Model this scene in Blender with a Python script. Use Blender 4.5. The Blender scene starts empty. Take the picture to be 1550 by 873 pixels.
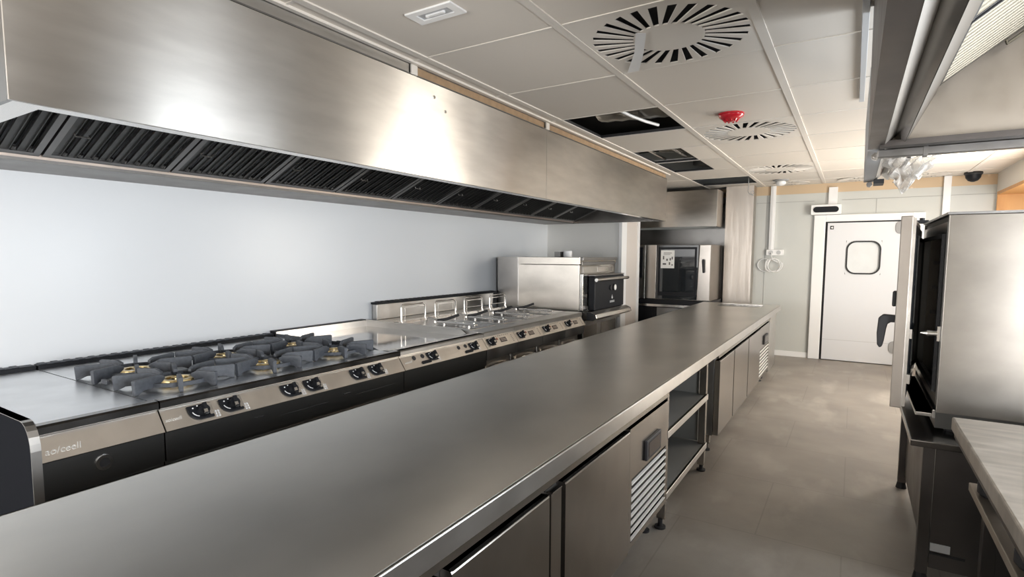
import bpy, bmesh, math, random
from mathutils import Vector, Matrix
random.seed(7)
sc = bpy.context.scene
COL = sc.collection
PI = math.pi
ORD = ['first', 'second', 'third', 'fourth', 'fifth', 'sixth', 'seventh', 'eighth', 'ninth', 'tenth', 'eleventh', 'twelfth']

# ------------------------------------------------------------------ materials
def newmat(name):
    m = bpy.data.materials.new(name); m.use_nodes = True
    nt = m.node_tree; b = nt.nodes['Principled BSDF']
    return m, nt, b
def node(nt, t, **kw):
    n = nt.nodes.new(t)
    for k, v in kw.items(): setattr(n, k, v)
    return n
def plain(name, col, rough=.5, metal=0., spec=.5, noise=0., nscale=30., bump=0., coat=0.):
    m, nt, b = newmat(name)
    b.inputs['Base Color'].default_value = (*col, 1); b.inputs['Roughness'].default_value = rough
    b.inputs['Metallic'].default_value = metal; b.inputs['Specular IOR Level'].default_value = spec
    b.inputs['Coat Weight'].default_value = coat
    if noise or bump:
        g = node(nt, 'ShaderNodeNewGeometry'); n = node(nt, 'ShaderNodeTexNoise')
        n.inputs['Scale'].default_value = nscale; n.inputs['Detail'].default_value = 5
        nt.links.new(g.outputs['Position'], n.inputs['Vector'])
        if noise:
            r = node(nt, 'ShaderNodeMapRange'); r.inputs['From Min'].default_value = .25; r.inputs['From Max'].default_value = .75
            r.inputs['To Min'].default_value = 1 - noise; r.inputs['To Max'].default_value = 1 + noise
            nt.links.new(n.outputs['Fac'], r.inputs['Value'])
            mx = node(nt, 'ShaderNodeVectorMath', operation='SCALE'); mx.inputs[0].default_value = col
            nt.links.new(r.outputs['Result'], mx.inputs['Scale']); nt.links.new(mx.outputs['Vector'], b.inputs['Base Color'])
        if bump:
            bp = node(nt, 'ShaderNodeBump'); bp.inputs['Strength'].default_value = bump; bp.inputs['Distance'].default_value = .01
            nt.links.new(n.outputs['Fac'], bp.inputs['Height']); nt.links.new(bp.outputs['Normal'], b.inputs['Normal'])
    return m
def steel(name, col=(.62, .60, .57), rough=.28, aniso=0., tangent=None, wave=0., wscale=(1, 1, 1), grain=(1, 1, 1), smudge=.06):
    m, nt, b = newmat(name)
    b.inputs['Metallic'].default_value = 1
    g = node(nt, 'ShaderNodeNewGeometry')
    # fine brushing: a stretched noise varies the roughness and tint
    mp = node(nt, 'ShaderNodeMapping'); mp.inputs['Scale'].default_value = grain
    nt.links.new(g.outputs['Position'], mp.inputs['Vector'])
    n = node(nt, 'ShaderNodeTexNoise'); n.inputs['Scale'].default_value = 6; n.inputs['Detail'].default_value = 6
    nt.links.new(mp.outputs['Vector'], n.inputs['Vector'])
    r = node(nt, 'ShaderNodeMapRange'); r.inputs['From Min'].default_value = .3; r.inputs['From Max'].default_value = .7
    lo, hi = rough - smudge, rough + smudge
    if rough >= .275: lo = max(lo, .288); hi = max(hi, lo + .005)
    else: hi = min(hi, .262)
    r.inputs['To Min'].default_value = lo; r.inputs['To Max'].default_value = hi
    nt.links.new(n.outputs['Fac'], r.inputs['Value']); nt.links.new(r.outputs['Result'], b.inputs['Roughness'])
    r2 = node(nt, 'ShaderNodeMapRange'); r2.inputs['From Min'].default_value = .3; r2.inputs['From Max'].default_value = .7
    r2.inputs['To Min'].default_value = .93; r2.inputs['To Max'].default_value = 1.07
    nt.links.new(n.outputs['Fac'], r2.inputs['Value'])
    mx = node(nt, 'ShaderNodeVectorMath', operation='SCALE'); mx.inputs[0].default_value = col
    nt.links.new(r2.outputs['Result'], mx.inputs['Scale']); nt.links.new(mx.outputs['Vector'], b.inputs['Base Color'])
    if aniso:
        b.inputs['Anisotropic'].default_value = aniso
        c = node(nt, 'ShaderNodeCombineXYZ')
        for i in range(3): c.inputs[i].default_value = tangent[i]
        nt.links.new(c.outputs['Vector'], b.inputs['Tangent'])
    if wave:   # the gentle oil-canning of thin sheet
        mw = node(nt, 'ShaderNodeMapping'); mw.inputs['Scale'].default_value = wscale
        nt.links.new(g.outputs['Position'], mw.inputs['Vector'])
        w = node(nt, 'ShaderNodeTexNoise'); w.inputs['Scale'].default_value = 1.0; w.inputs['Detail'].default_value = 1
        nt.links.new(mw.outputs['Vector'], w.inputs['Vector'])
        bp = node(nt, 'ShaderNodeBump'); bp.inputs['Strength'].default_value = 1; bp.inputs['Distance'].default_value = wave
        nt.links.new(w.outputs['Fac'], bp.inputs['Height']); nt.links.new(bp.outputs['Normal'], b.inputs['Normal'])
    return m
def emit(name, col, s):
    m, nt, b = newmat(name)
    b.inputs['Base Color'].default_value = (*col, 1)
    b.inputs['Emission Color'].default_value = (*col, 1); b.inputs['Emission Strength'].default_value = s
    return m
def floor_mat():
    m, nt, b = newmat('floor_vinyl')
    g = node(nt, 'ShaderNodeNewGeometry')
    def noise(s, d=5, sc_=None):
        n = node(nt, 'ShaderNodeTexNoise'); n.inputs['Scale'].default_value = s; n.inputs['Detail'].default_value = d
        if sc_:
            mp = node(nt, 'ShaderNodeMapping'); mp.inputs['Scale'].default_value = sc_
            nt.links.new(g.outputs['Position'], mp.inputs['Vector']); nt.links.new(mp.outputs['Vector'], n.inputs['Vector'])
        else: nt.links.new(g.outputs['Position'], n.inputs['Vector'])
        return n
    a = noise(2.2, 6); r = node(nt, 'ShaderNodeValToRGB')
    e = r.color_ramp.elements
    e[0].position, e[0].color = .3, (.215, .19, .165, 1); e[1].position, e[1].color = .72, (.335, .305, .27, 1)
    nt.links.new(a.outputs['Fac'], r.inputs['Fac'])
    # white dust smears
    d = noise(3.1, 8, (1, .45, 1)); rd = node(nt, 'ShaderNodeMapRange')
    rd.inputs['From Min'].default_value = .54; rd.inputs['From Max'].default_value = .78
    rd.inputs['To Max'].default_value = .55
    nt.links.new(d.outputs['Fac'], rd.inputs['Value'])
    mx = node(nt, 'ShaderNodeMix', data_type='RGBA'); mx.inputs['B'].default_value = (.52, .48, .43, 1)
    nt.links.new(rd.outputs['Result'], mx.inputs['Factor']); nt.links.new(r.outputs['Color'], mx.inputs['A'])
    # faint joints between the sheets
    br = node(nt, 'ShaderNodeTexBrick', offset=0.5)
    br.inputs['Color1'].default_value = br.inputs['Color2'].default_value = (1, 1, 1, 1); br.inputs['Mortar'].default_value = (.84, .84, .84, 1)
    br.inputs['Scale'].default_value = 1; br.inputs['Mortar Size'].default_value = .004; br.inputs['Brick Width'].default_value = .8; br.inputs['Row Height'].default_value = .8
    nt.links.new(g.outputs['Position'], br.inputs['Vector'])
    mm = node(nt, 'ShaderNodeMix', data_type='RGBA', blend_type='MULTIPLY'); mm.inputs['Factor'].default_value = 1
    nt.links.new(mx.outputs['Result'], mm.inputs['A']); nt.links.new(br.outputs['Color'], mm.inputs['B'])
    nt.links.new(mm.outputs['Result'], b.inputs['Base Color'])
    rr = node(nt, 'ShaderNodeMapRange'); rr.inputs['To Min'].default_value = .32; rr.inputs['To Max'].default_value = .6
    nt.links.new(a.outputs['Fac'], rr.inputs['Value']); nt.links.new(rr.outputs['Result'], b.inputs['Roughness'])
    bp = node(nt, 'ShaderNodeBump'); bp.inputs['Strength'].default_value = .15; bp.inputs['Distance'].default_value = .004
    f = noise(160, 3); nt.links.new(f.outputs['Fac'], bp.inputs['Height']); nt.links.new(bp.outputs['Normal'], b.inputs['Normal'])
    return m
def ceil_mat():
    m, nt, b = newmat('ceiling_tile')
    g = node(nt, 'ShaderNodeNewGeometry')
    dv = node(nt, 'ShaderNodeVectorMath', operation='DIVIDE'); dv.inputs[1].default_value = (T, T, 10)
    fl = node(nt, 'ShaderNodeVectorMath', operation='FLOOR')
    wn = node(nt, 'ShaderNodeTexWhiteNoise', noise_dimensions='2D')
    nt.links.new(g.outputs['Position'], dv.inputs[0]); nt.links.new(dv.outputs['Vector'], fl.inputs[0]); nt.links.new(fl.outputs['Vector'], wn.inputs['Vector'])
    r = node(nt, 'ShaderNodeMapRange'); r.inputs['To Min'].default_value = .9; r.inputs['To Max'].default_value = 1.04
    nt.links.new(wn.outputs['Value'], r.inputs['Value'])
    mx = node(nt, 'ShaderNodeVectorMath', operation='SCALE'); mx.inputs[0].default_value = (.78, .72, .645)
    nt.links.new(r.outputs['Result'], mx.inputs['Scale']); nt.links.new(mx.outputs['Vector'], b.inputs['Base Color'])
    b.inputs['Roughness'].default_value = .75
    n = node(nt, 'ShaderNodeTexNoise'); n.inputs['Scale'].default_value = 220
    bp = node(nt, 'ShaderNodeBump'); bp.inputs['Strength'].default_value = .2; bp.inputs['Distance'].default_value = .002
    nt.links.new(g.outputs['Position'], n.inputs['Vector']); nt.links.new(n.outputs['Fac'], bp.inputs['Height']); nt.links.new(bp.outputs['Normal'], b.inputs['Normal'])
    return m
def wood_mat(name, c0, c1):
    m, nt, b = newmat(name)
    g = node(nt, 'ShaderNodeNewGeometry'); mp = node(nt, 'ShaderNodeMapping'); mp.inputs['Scale'].default_value = (9, 9, 1.3)
    nt.links.new(g.outputs['Position'], mp.inputs['Vector'])
    n = node(nt, 'ShaderNodeTexWave', wave_type='RINGS'); n.inputs['Scale'].default_value = .6; n.inputs['Distortion'].default_value = 5; n.inputs['Detail'].default_value = 3
    nt.links.new(mp.outputs['Vector'], n.inputs['Vector'])
    r = node(nt, 'ShaderNodeValToRGB'); r.color_ramp.elements[0].color = (*c0, 1); r.color_ramp.elements[1].color = (*c1, 1)
    nt.links.new(n.outputs['Fac'], r.inputs['Fac']); nt.links.new(r.outputs['Color'], b.inputs['Base Color'])
    b.inputs['Roughness'].default_value = .45
    return m
def worn_mat():
    # the scratched, dusty sheet of the work table
    m = steel('worn_table_sheet', (.44, .405, .36), .46, smudge=.12, grain=(.9, 4, 1))
    nt = m.node_tree
    for q in nt.nodes:
        if q.type == 'MAP_RANGE' and abs(q.inputs['To Max'].default_value - 1.07) < .001: q.inputs['To Min'].default_value = .72; q.inputs['To Max'].default_value = 1.2
    b = nt.nodes['Principled BSDF']; b.inputs['Metallic'].default_value = .75
    return m
def band_mat():
    # bare board with patches of filler
    m, nt, b = newmat('bare_board')
    g = node(nt, 'ShaderNodeNewGeometry'); v = node(nt, 'ShaderNodeTexVoronoi'); v.inputs['Scale'].default_value = 3.4
    n = node(nt, 'ShaderNodeTexNoise'); n.inputs['Scale'].default_value = 9
    ad = node(nt, 'ShaderNodeMixRGB', blend_type='ADD'); ad.inputs['Fac'].default_value = .25
    nt.links.new(g.outputs['Position'], n.inputs['Vector']); nt.links.new(g.outputs['Position'], ad.inputs['Color1']); nt.links.new(n.outputs['Color'], ad.inputs['Color2'])
    nt.links.new(ad.outputs['Color'], v.inputs['Vector'])
    r = node(nt, 'ShaderNodeValToRGB'); e = r.color_ramp.elements
    e[0].position, e[0].color = .16, (.78, .68, .55, 1); e[1].position, e[1].color = .26, (.60, .46, .31, 1)
    nt.links.new(v.outputs['Distance'], r.inputs['Fac']); nt.links.new(r.outputs['Color'], b.inputs['Base Color']); b.inputs['Roughness'].default_value = .8
    return m
def plastic_film():
    m, nt, b = newmat('plastic_film')
    b.inputs['Base Color'].default_value = (.86, .83, .79, 1); b.inputs['Roughness'].default_value = .18
    t = node(nt, 'ShaderNodeBsdfTransparent'); mx = node(nt, 'ShaderNodeMixShader'); mx.inputs['Fac'].default_value = .62
    out = nt.nodes['Material Output']
    nt.links.new(t.outputs[0], mx.inputs[1]); nt.links.new(b.outputs[0], mx.inputs[2]); nt.links.new(mx.outputs[0], out.inputs['Surface'])
    return m

T = .786
CZ = 2.538
ST_HOOD = steel('hood_steel', (.62, .59, .55), .305, .96, (0, 0, 1), wave=.016, wscale=(1, 1.5, .35), grain=(1, .6, 3), smudge=.012)
ST_TOP = steel('worktop_steel', (.74, .72, .68), .315, 0, None, grain=(.5, .35, 1), smudge=.02)
ST_V = steel('sheet_steel', (.60, .58, .55), .31, .4, (0, 0, 1), grain=(1, 1, 2), smudge=.015)
ST_DOOR = steel('door_steel', (.41, .38, .35), .25, .4, (0, 0, 1), grain=(1, 1.5, 1), smudge=.01)
ST_DARK = steel('dark_steel', (.26, .255, .25), .35)
ST_FILTER = steel('filter_steel', (.115, .115, .112), .36)  # steel darkened to carry the dim light inside the hood
ST_BRIGHT = steel('bright_steel', (.74, .72, .69), .2)
ST_SIDE = steel('oven_side_steel', (.50, .47, .43), .305, .85, (1, 0, 0), wave=.004, wscale=(1, 1, 3), grain=(1, 1, 1.5), smudge=.02)
ST_OVEN = steel('oven_sheet_steel', (.39, .365, .33), .305, .5, (0, 0, 1), wave=.004, wscale=(1, 1, 3), grain=(1, 1, 1.5), smudge=.015)
ST_PANEL = steel('panel_steel', (.86, .81, .75), .305, .4, (0, 1, 0), grain=(1, 1.2, 1), smudge=.012)
ST_FRYER = steel('fryer_top_steel', (.52, .50, .475), .31, smudge=.02)
ST_COLUMN = steel('column_steel', (.58, .53, .48), .42, .5, (0, 0, 1), grain=(6, 1, .4))
ST_GUTTER = steel('gutter_steel', (.20, .19, .18), .42)
M_DECK = steel('deck_steel', (.74, .75, .76), .30, smudge=.02)
M_FLOOR = floor_mat()
M_CEIL = ceil_mat()
M_GRID = plain('grid_white', (.77, .72, .655), .5)
M_WALLW = plain('white_wall_panel', (.74, .765, .79), .3, noise=.015, nscale=1.5)
M_WALLF = plain('far_wall_panel', (.56, .57, .545), .35, noise=.02, nscale=2)
M_WALLP = plain('partition_panel', (.74, .73, .70), .42, noise=.02, nscale=2)
M_WALLR = plain('right_wall', (.75, .72, .67), .6)
M_WHITE = plain('white_plastic', (.86, .86, .86), .35)
M_DOORW = plain('white_door', (.72, .73, .755), .28, noise=.01, nscale=2)
M_PINK = plain('wall_end_board', (.66, .61, .57), .6)
M_BLACK = plain('black_enamel', (.012, .013, .016), .45, spec=.2)
M_BLACKM = plain('black_matt', (.015, .015, .017), .55)
M_RUBBER = plain('black_rubber', (.02, .02, .022), .6)
M_BODY = plain('range_front', (.22, .22, .215), .3, metal=1)
M_ENDP = plain('black_side_panel', (.011, .012, .015), .85, spec=.03)
ST_RIM = steel('rim_steel', (.22, .21, .20), .25)
ST_STAND = steel('stand_steel', (.13, .12, .115), .4)
ST_OVDOOR = steel('oven_door_steel', (.36, .325, .29), .42, .4, (0, 0, 1), grain=(1, 1, 1), smudge=.01)
M_IRON = plain('cast_iron', (.075, .083, .097), .6, noise=.2, nscale=60, bump=.15)
M_BRASS = plain('brass', (.62, .48, .24), .3, metal=1)
M_RED = plain('red_plastic', (.62, .015, .03), .22, coat=.5)
M_GLASSB = plain('oven_glass', (.018, .021, .024), .04, spec=.8)
M_PAPER = plain('paper', (.80, .80, .78), .6)
M_INK = plain('ink', (.10, .10, .10), .6)
M_WOOD = wood_mat('pine_lining', (.55, .25, .07), (.72, .38, .13))
M_FILLER = plain('wood_filler', (.36, .24, .14), .75, noise=.15, nscale=20)
M_BAND = band_mat()
M_VOID = plain('plenum_dark', (.03, .028, .026), .8)
M_DUCT = steel('duct_steel', (.30, .29, .27), .3, wave=.02, wscale=(6, 6, 6))
M_FILM = plastic_film()
M_WORN = worn_mat()
M_FILT2 = plain('clean_filter_steel', (.26, .235, .175), .4, metal=.2)
M_PALE = steel('pale_inner_steel', (.44, .395, .34), .5, smudge=.12, grain=(2, 2, 2))
M_GREYP = plain('grey_plastic', (.32, .32, .32), .5)
M_LOGO = plain('logo_relief', (.86, .85, .82), .3, metal=.3)
M_DISPLAY = plain('display', (.03, .022, .02), .2)
M_DIGIT = plain('print_grey', (.22, .20, .18), .5)
M_LED = emit('led_panel', (1, .93, .78), 1.6)
M_LIGHTGREY = plain('light_grey', (.55, .56, .57), .5)
M_INNER = plain('inner_sheet', (.24, .24, .23), .4, metal=.3)
M_LOUVRE = plain('louvre_sheet', (.80, .78, .75), .35, metal=.3)
M_LIP = plain('lip_sheet', (.19, .17, .145), .45, metal=.3)
M_SLOPE = plain('slope_sheet', (.13, .112, .09), .5, metal=.2)
M_FRAME = plain('window_frame', (.7, .7, .7), .4)

# ------------------------------------------------------------------ mesh builder
class B:
    def __init__(s): s.bm = bmesh.new()
    def hull(s, pts, faces):
        v = [s.bm.verts.new(p) for p in pts]
        for f in faces: s.bm.faces.new([v[i] for i in f])
        return s
    def box(s, x0, x1, y0, y1, z0, z1, M=None):
        p = [Vector((x, y, z)) for x in (x0, x1) for y in (y0, y1) for z in (z0, z1)]
        if M: p = [M @ q for q in p]
        return s.hull(p, [(0, 1, 3, 2), (4, 6, 7, 5), (0, 4, 5, 1), (2, 3, 7, 6), (0, 2, 6, 4), (1, 5, 7, 3)])
    def prism(s, poly, ax, a0, a1, M=None):
        """poly: 2-D outline in the plane across axis ax (x: (y,z), y: (x,z), z: (x,y))"""
        def P(u, v, a):
            q = Vector({'x': (a, u, v), 'y': (u, a, v), 'z': (u, v, a)}[ax]); return M @ q if M else q
        n = len(poly)
        pts = [P(u, v, a0) for u, v in poly] + [P(u, v, a1) for u, v in poly]
        f = [tuple(range(n)), tuple(range(2 * n - 1, n - 1, -1))] + [(i, n + i, n + (i + 1) % n, (i + 1) % n) for i in range(n)]
        return s.hull(pts, f)
    def frame(s, outer, inner, ax, a0, a1):
        """a plate with one hole: both outlines with the same number of points"""
        def P(u, v, a): return {'x': (a, u, v), 'y': (u, a, v), 'z': (u, v, a)}[ax]
        n = len(outer); pts = []
        for a in (a0, a1):
            pts += [P(u, v, a) for u, v in outer] + [P(u, v, a) for u, v in inner]
        f = []
        for i in range(n):
            j = (i + 1) % n
            f += [(i, j, n + j, n + i), (2 * n + j, 2 * n + i, 3 * n + i, 3 * n + j), (j, i, 2 * n + i, 2 * n + j), (n + i, n + j, 3 * n + j, 3 * n + i)]
        return s.hull(pts, f)
    def cyl(s, p0, p1, r0, r1=None, seg=16):
        p0, p1 = Vector(p0), Vector(p1); r1 = r0 if r1 is None else r1
        d = (p1 - p0).normalized(); a = d.orthogonal().normalized(); b = d.cross(a)
        pts = []
        for p, r in ((p0, r0), (p1, r1)):
            pts += [p + r * (math.cos(2 * PI * i / seg) * a + math.sin(2 * PI * i / seg) * b) for i in range(seg)]
        f = [tuple(range(seg - 1, -1, -1)), tuple(range(seg, 2 * seg))] + [(i, (i + 1) % seg, seg + (i + 1) % seg, seg + i) for i in range(seg)]
        return s.hull(pts, f)
    def tube(s, path, r, seg=8, closed=False):
        path = [Vector(p) for p in path]; n = len(path); rings = []
        prev = None
        for i, p in enumerate(path):
            t = (path[(i + 1) % n] if (closed or i < n - 1) else p) - (path[i - 1] if (closed or i > 0) else p)
            t.normalize()
            if prev is None: a = t.orthogonal().normalized()
            else:
                a = prev - t * prev.dot(t); a = a.normalized() if a.length > 1e-6 else t.orthogonal().normalized()
            prev = a; b = t.cross(a)
            rings.append([s.bm.verts.new(p + r * (math.cos(2 * PI * k / seg) * a + math.sin(2 * PI * k / seg) * b)) for k in range(seg)])
        for i in range(n if closed else n - 1):
            A, C = rings[i], rings[(i + 1) % n]
            for k in range(seg): s.bm.faces.new((A[k], A[(k + 1) % seg], C[(k + 1) % seg], C[k]))
        if not closed:
            s.bm.faces.new(rings[0][::-1]); s.bm.faces.new(rings[-1])
        return s
    def lathe(s, prof, c, seg=32):
        """profile of (r, z) round the vertical through c"""
        rings = []
        for r, z in prof:
            rings.append([s.bm.verts.new((c[0] + r * math.cos(2 * PI * k / seg), c[1] + r * math.sin(2 * PI * k / seg), c[2] + z)) for k in range(seg)])
        for A, C in zip(rings, rings[1:]):
            for k in range(seg): s.bm.faces.new((A[k], A[(k + 1) % seg], C[(k + 1) % seg], C[k]))
        s.bm.faces.new(rings[0][::-1]); s.bm.faces.new(rings[-1])
        return s
    def ring(s, c, r0, r1, z0, z1, seg=32):
        o = [(c[0] + r1 * math.cos(2 * PI * k / seg), c[1] + r1 * math.sin(2 * PI * k / seg)) for k in range(seg)]
        i = [(c[0] + r0 * math.cos(2 * PI * k / seg), c[1] + r0 * math.sin(2 * PI * k / seg)) for k in range(seg)]
        return s.frame(o, i, 'z', z0, z1)
    def done(s, name, mat, parent=None, bev=0., smooth=False, seg=2):
        bmesh.ops.recalc_face_normals(s.bm, faces=s.bm.faces)
        me = bpy.data.meshes.new(name); s.bm.to_mesh(me); s.bm.free()
        o = bpy.data.objects.new(name, me); COL.objects.link(o)
        if isinstance(mat, (list, tuple)):
            for q in mat: me.materials.append(q)
        else: me.materials.append(mat)
        if parent:
            o.parent = parent
            w = Vector((0, 0, 0)); q = parent
            while q: w += q.location; q = q.parent
            o.location = -w
        if smooth:
            for p in me.polygons: p.use_smooth = True
            me.set_sharp_from_angle(angle=math.radians(38))
        if bev:
            md = o.modifiers.new('bevel', 'BEVEL'); md.width = bev; md.segments = seg; md.limit_method = 'ANGLE'; md.angle_limit = math.radians(40)
        return o
def thing(name, loc, label, cat, group=None):
    o = bpy.data.objects.new(name, None); COL.objects.link(o); o.location = loc; o.empty_display_size = .05
    return tag(o, label, cat, group)
def tag(o, label, cat, group=None):
    o['label'] = label; o['category'] = cat
    if group: o['group'] = group
    return o
def struct(o):
    o['kind'] = 'structure'; return o
def dup(root, delta, label, parent=None):
    r = root.copy(); COL.objects.link(r)
    if parent is None:
        r.location = Vector(root.location) + Vector(delta); r['label'] = label
    else: r.parent = parent
    for ch in list(root.children): dup(ch, None, None, r)
    return r
def rrect(u0, u1, v0, v1, r, n=6):
    p = []
    for cx, cy, a0 in ((u1 - r, v1 - r, 0), (u0 + r, v1 - r, 90), (u0 + r, v0 + r, 180), (u1 - r, v0 + r, 270)):
        for k in range(n + 1):
            a = math.radians(a0 + 90 * k / n); p.append((cx + r * math.cos(a), cy + r * math.sin(a)))
    return p
def text_mesh(txt, size, depth, name, mat, M, parent, shear=0.):
    cu = bpy.data.curves.new(name, 'FONT'); cu.body = txt; cu.size = size; cu.extrude = depth; cu.shear = shear
    tmp = bpy.data.objects.new(name, cu); COL.objects.link(tmp)
    bpy.context.view_layer.update()
    me = bpy.data.meshes.new_from_object(tmp.evaluated_get(bpy.context.evaluated_depsgraph_get()))
    bpy.data.objects.remove(tmp); bpy.data.curves.remove(cu)
    me.transform(M); me.materials.clear(); me.materials.append(mat)
    o = bpy.data.objects.new(name, me); COL.objects.link(o)
    o.parent = parent
    w = Vector((0, 0, 0)); q = parent
    while q: w += q.location; q = q.parent
    o.location = -w
    return o

# ------------------------------------------------------------------ camera
F, CY = 830.33, 457.28
yaw, pit, rol = .5556, -.0862, .0034
cyw, syw, cp, sp, cr, sr = math.cos(yaw), math.sin(yaw), math.cos(pit), math.sin(pit), math.cos(rol), math.sin(rol)
fw = Vector((-syw * cp, cyw * cp, sp)); rt = Vector((cyw, syw, 0)); up = rt.cross(fw)
r2, u2 = cr * rt + sr * up, -sr * rt + cr * up
cam = bpy.data.cameras.new('camera'); co = bpy.data.objects.new('camera', cam); COL.objects.link(co)
co.matrix_world = Matrix(((r2.x, u2.x, -fw.x, 1.9818), (r2.y, u2.y, -fw.y, -2.3116), (r2.z, u2.z, -fw.z, 1.5), (0, 0, 0, 1)))
cam.sensor_width = 36; cam.lens = F * 36 / 1550; cam.shift_y = (CY - 436.5) / 1550
cam.clip_start = .02
sc.camera = co

# ------------------------------------------------------------------ room
XL, XR, YB, YF = -1.87, 3.46, -5.0, 6.8
struct(B().box(XL - .1, XR + .1, YB - .1, YF + .1, -.1, 0).done('floor', M_FLOOR))
struct(B().box(XL - .1, XL, YB - .1, YF + .1, 0, 3.2).done('wall_left', M_WALLW))
wf = struct(B().box(XL, XR + .1, YF, YF + .1, 0, 3.2).done('wall_far', M_WALLF))
struct(B().box(XL, XR, YF - .006, YF - .0005, 2.40, 2.53).done('trim_1', M_BAND))
def wall_holes(name, holes, mat, ax, a0, a1, lo, hi, ztop):
    b = B(); cuts = sorted(holes); u = lo
    def bx(u0, u1, z0, z1):
        if u1 - u0 < 1e-4 or z1 - z0 < 1e-4: return
        b.box(a0, a1, u0, u1, z0, z1) if ax == 'x' else b.box(u0, u1, a0, a1, z0, z1)
    for (h0, h1, z0, z1) in cuts:
        bx(u, h0, 0, ztop); bx(h0, h1, 0, z0); bx(h0, h1, z1, ztop); u = h1
    bx(u, hi, 0, ztop)
    return struct(b.done(name, mat))
HR = [(-2.7, -.95, .95, 2.25), (.25, 2.05, 1.0, 2.25), (2.3, 6.74, .95, 2.30)]
wall_holes('wall_right', HR, M_WALLR, 'x', XR, XR + .35, YB - .1, YF + .1, 3.2)
HB = [(-1.7, .5, .3, 2.42)]
wall_holes('wall_back', HB, M_WALLR, 'y', YB - .15, YB, XL, XR + .1, 3.2)
struct(B().box(XL - .1, XR + .4, YB - .1, YF + .1, 3.2, 3.25).done('ceiling.001', M_VOID))
# windows: frame + mullion
def window(n, h, ax, a, mull):
    b = B(); t = .05
    def bx(u0, u1, z0, z1):
        b.box(a, a + .06, u0, u1, z0, z1) if ax == 'x' else b.box(u0, u1, a - .06, a, z0, z1)
    u0, u1, z0, z1 = h
    bx(u0, u1, z0, z0 + t); bx(u0, u1, z1 - t, z1); bx(u0, u0 + t, z0 + t, z1 - t); bx(u1 - t, u1, z0 + t, z1 - t)
    for m_ in mull: bx(m_ - t, m_ + t, z0 + t, z1 - t)
    return struct(b.done('window_%d' % n, M_FRAME))
window(1, HR[0], 'x', XR + .15, [-1.82])  # unseen window, added to let in the side fill
window(2, HR[1], 'x', XR + .15, [1.14])
window(3, HB[0], 'y', YB - .05, [-.6])  # unseen window behind the camera, added for frontal fill
# wood-lined hatch by the far corner
wl = B()
wl.box(XR - .004, XR + .36, 6.70, 6.74, .95, 2.30); wl.box(XR - .004, XR + .36, 2.3, 2.34, .95, 2.30)
wl.box(XR - .004, XR + .36, 2.34, 6.70, 2.262, 2.30); wl.box(XR - .02, XR + .36, 2.34, 6.70, .95, .99)
struct(wl.done('trim_2', M_WOOD))
# partition between cooking line and oven recess, and steel-clad column
wp = struct(B().box(XL, -.745, 4.88, 5.6, 0, CZ).done('wall_partition', M_WALLP))
struct(B().box(-.745, -.726, 4.90, 5.58, 0, CZ).done('trim_3', M_PINK))
struct(B().box(-.76, -.716, 4.868, 5.06, 0, 2.2).box(-.745, -.716, 5.52, 5.612, 0, 2.2).done('trim_4', M_WHITE))
struct(B().box(.29, .68, 6.57, 6.8, 0, CZ).done('wall_column', ST_COLUMN))
struct(B().box(.68, 1.465, 6.785, 6.80, 0, .075).box(2.80, XR, 6.785, 6.80, 0, .075).done('baseboard_far', M_WHITE))
# seams of the wall panels
sm = B()
for x, z0, z1 in ((.835, .075, 2.40), (2.21, 2.09, 2.29)): sm.box(x - .003, x + .003, YF - .004, YF + .001, z0, z1)
sm.box(.69, 1.46, YF - .004, YF + .001, 2.285, 2.291); sm.box(1.8, XR, YF - .004, YF + .001, 2.285, 2.291)
struct(sm.done('trim_5', plain('seam', (.36, .36, .35), .6)))
# suspended ceiling: tiles with four openings
holes = {(0, 2), (0, 7), (1, 0), (1, 3), (1, 6)}
cb = B()
for i in range(-3, 5):
    for j in range(-7, 9):
        x0, x1, y0, y1 = max(i * T, XL), min((i + 1) * T, XR), max(j * T, YB), min((j + 1) * T, YF)
        if x1 <= x0 or y1 <= y0 or (i, j) in holes: continue
        if (i, j) in ((0, 4), (0, 5)): x0 = .50
        if (i, j) in ((3, 5), (3, 6)): continue
        cb.box(x0, x1, y0, y1, CZ, CZ + .018)
struct(cb.done('ceiling', M_CEIL))
gb = B()
for i in range(-2, 5):
    x = i * T
    gb.box(x - .021, x + .021, YB, YF, CZ - .007, CZ + .001)
for j in range(-6, 9):
    y = j * T
    gb.box(XL, XR, y - .007, y + .007, CZ - .004, CZ + .001)
gb.box(.0, .5, 5 * T - .012, 5 * T + .012, CZ - .005, CZ + .03)
gb.box(-.1, -.075, -1.7, 4.85, CZ - .012, CZ + .001)
struct(gb.done('trim_6', M_GRID))
kb = B()   # added black edges stand in for shade inside the openings
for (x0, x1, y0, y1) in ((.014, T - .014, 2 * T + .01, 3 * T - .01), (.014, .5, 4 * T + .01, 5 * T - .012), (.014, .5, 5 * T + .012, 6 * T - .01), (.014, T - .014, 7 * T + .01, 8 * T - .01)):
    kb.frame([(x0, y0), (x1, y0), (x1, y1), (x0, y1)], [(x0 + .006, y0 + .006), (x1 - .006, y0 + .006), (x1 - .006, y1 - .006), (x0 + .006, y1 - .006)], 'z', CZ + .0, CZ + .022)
struct(kb.done('shade_edge', M_BLACKM))

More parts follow.
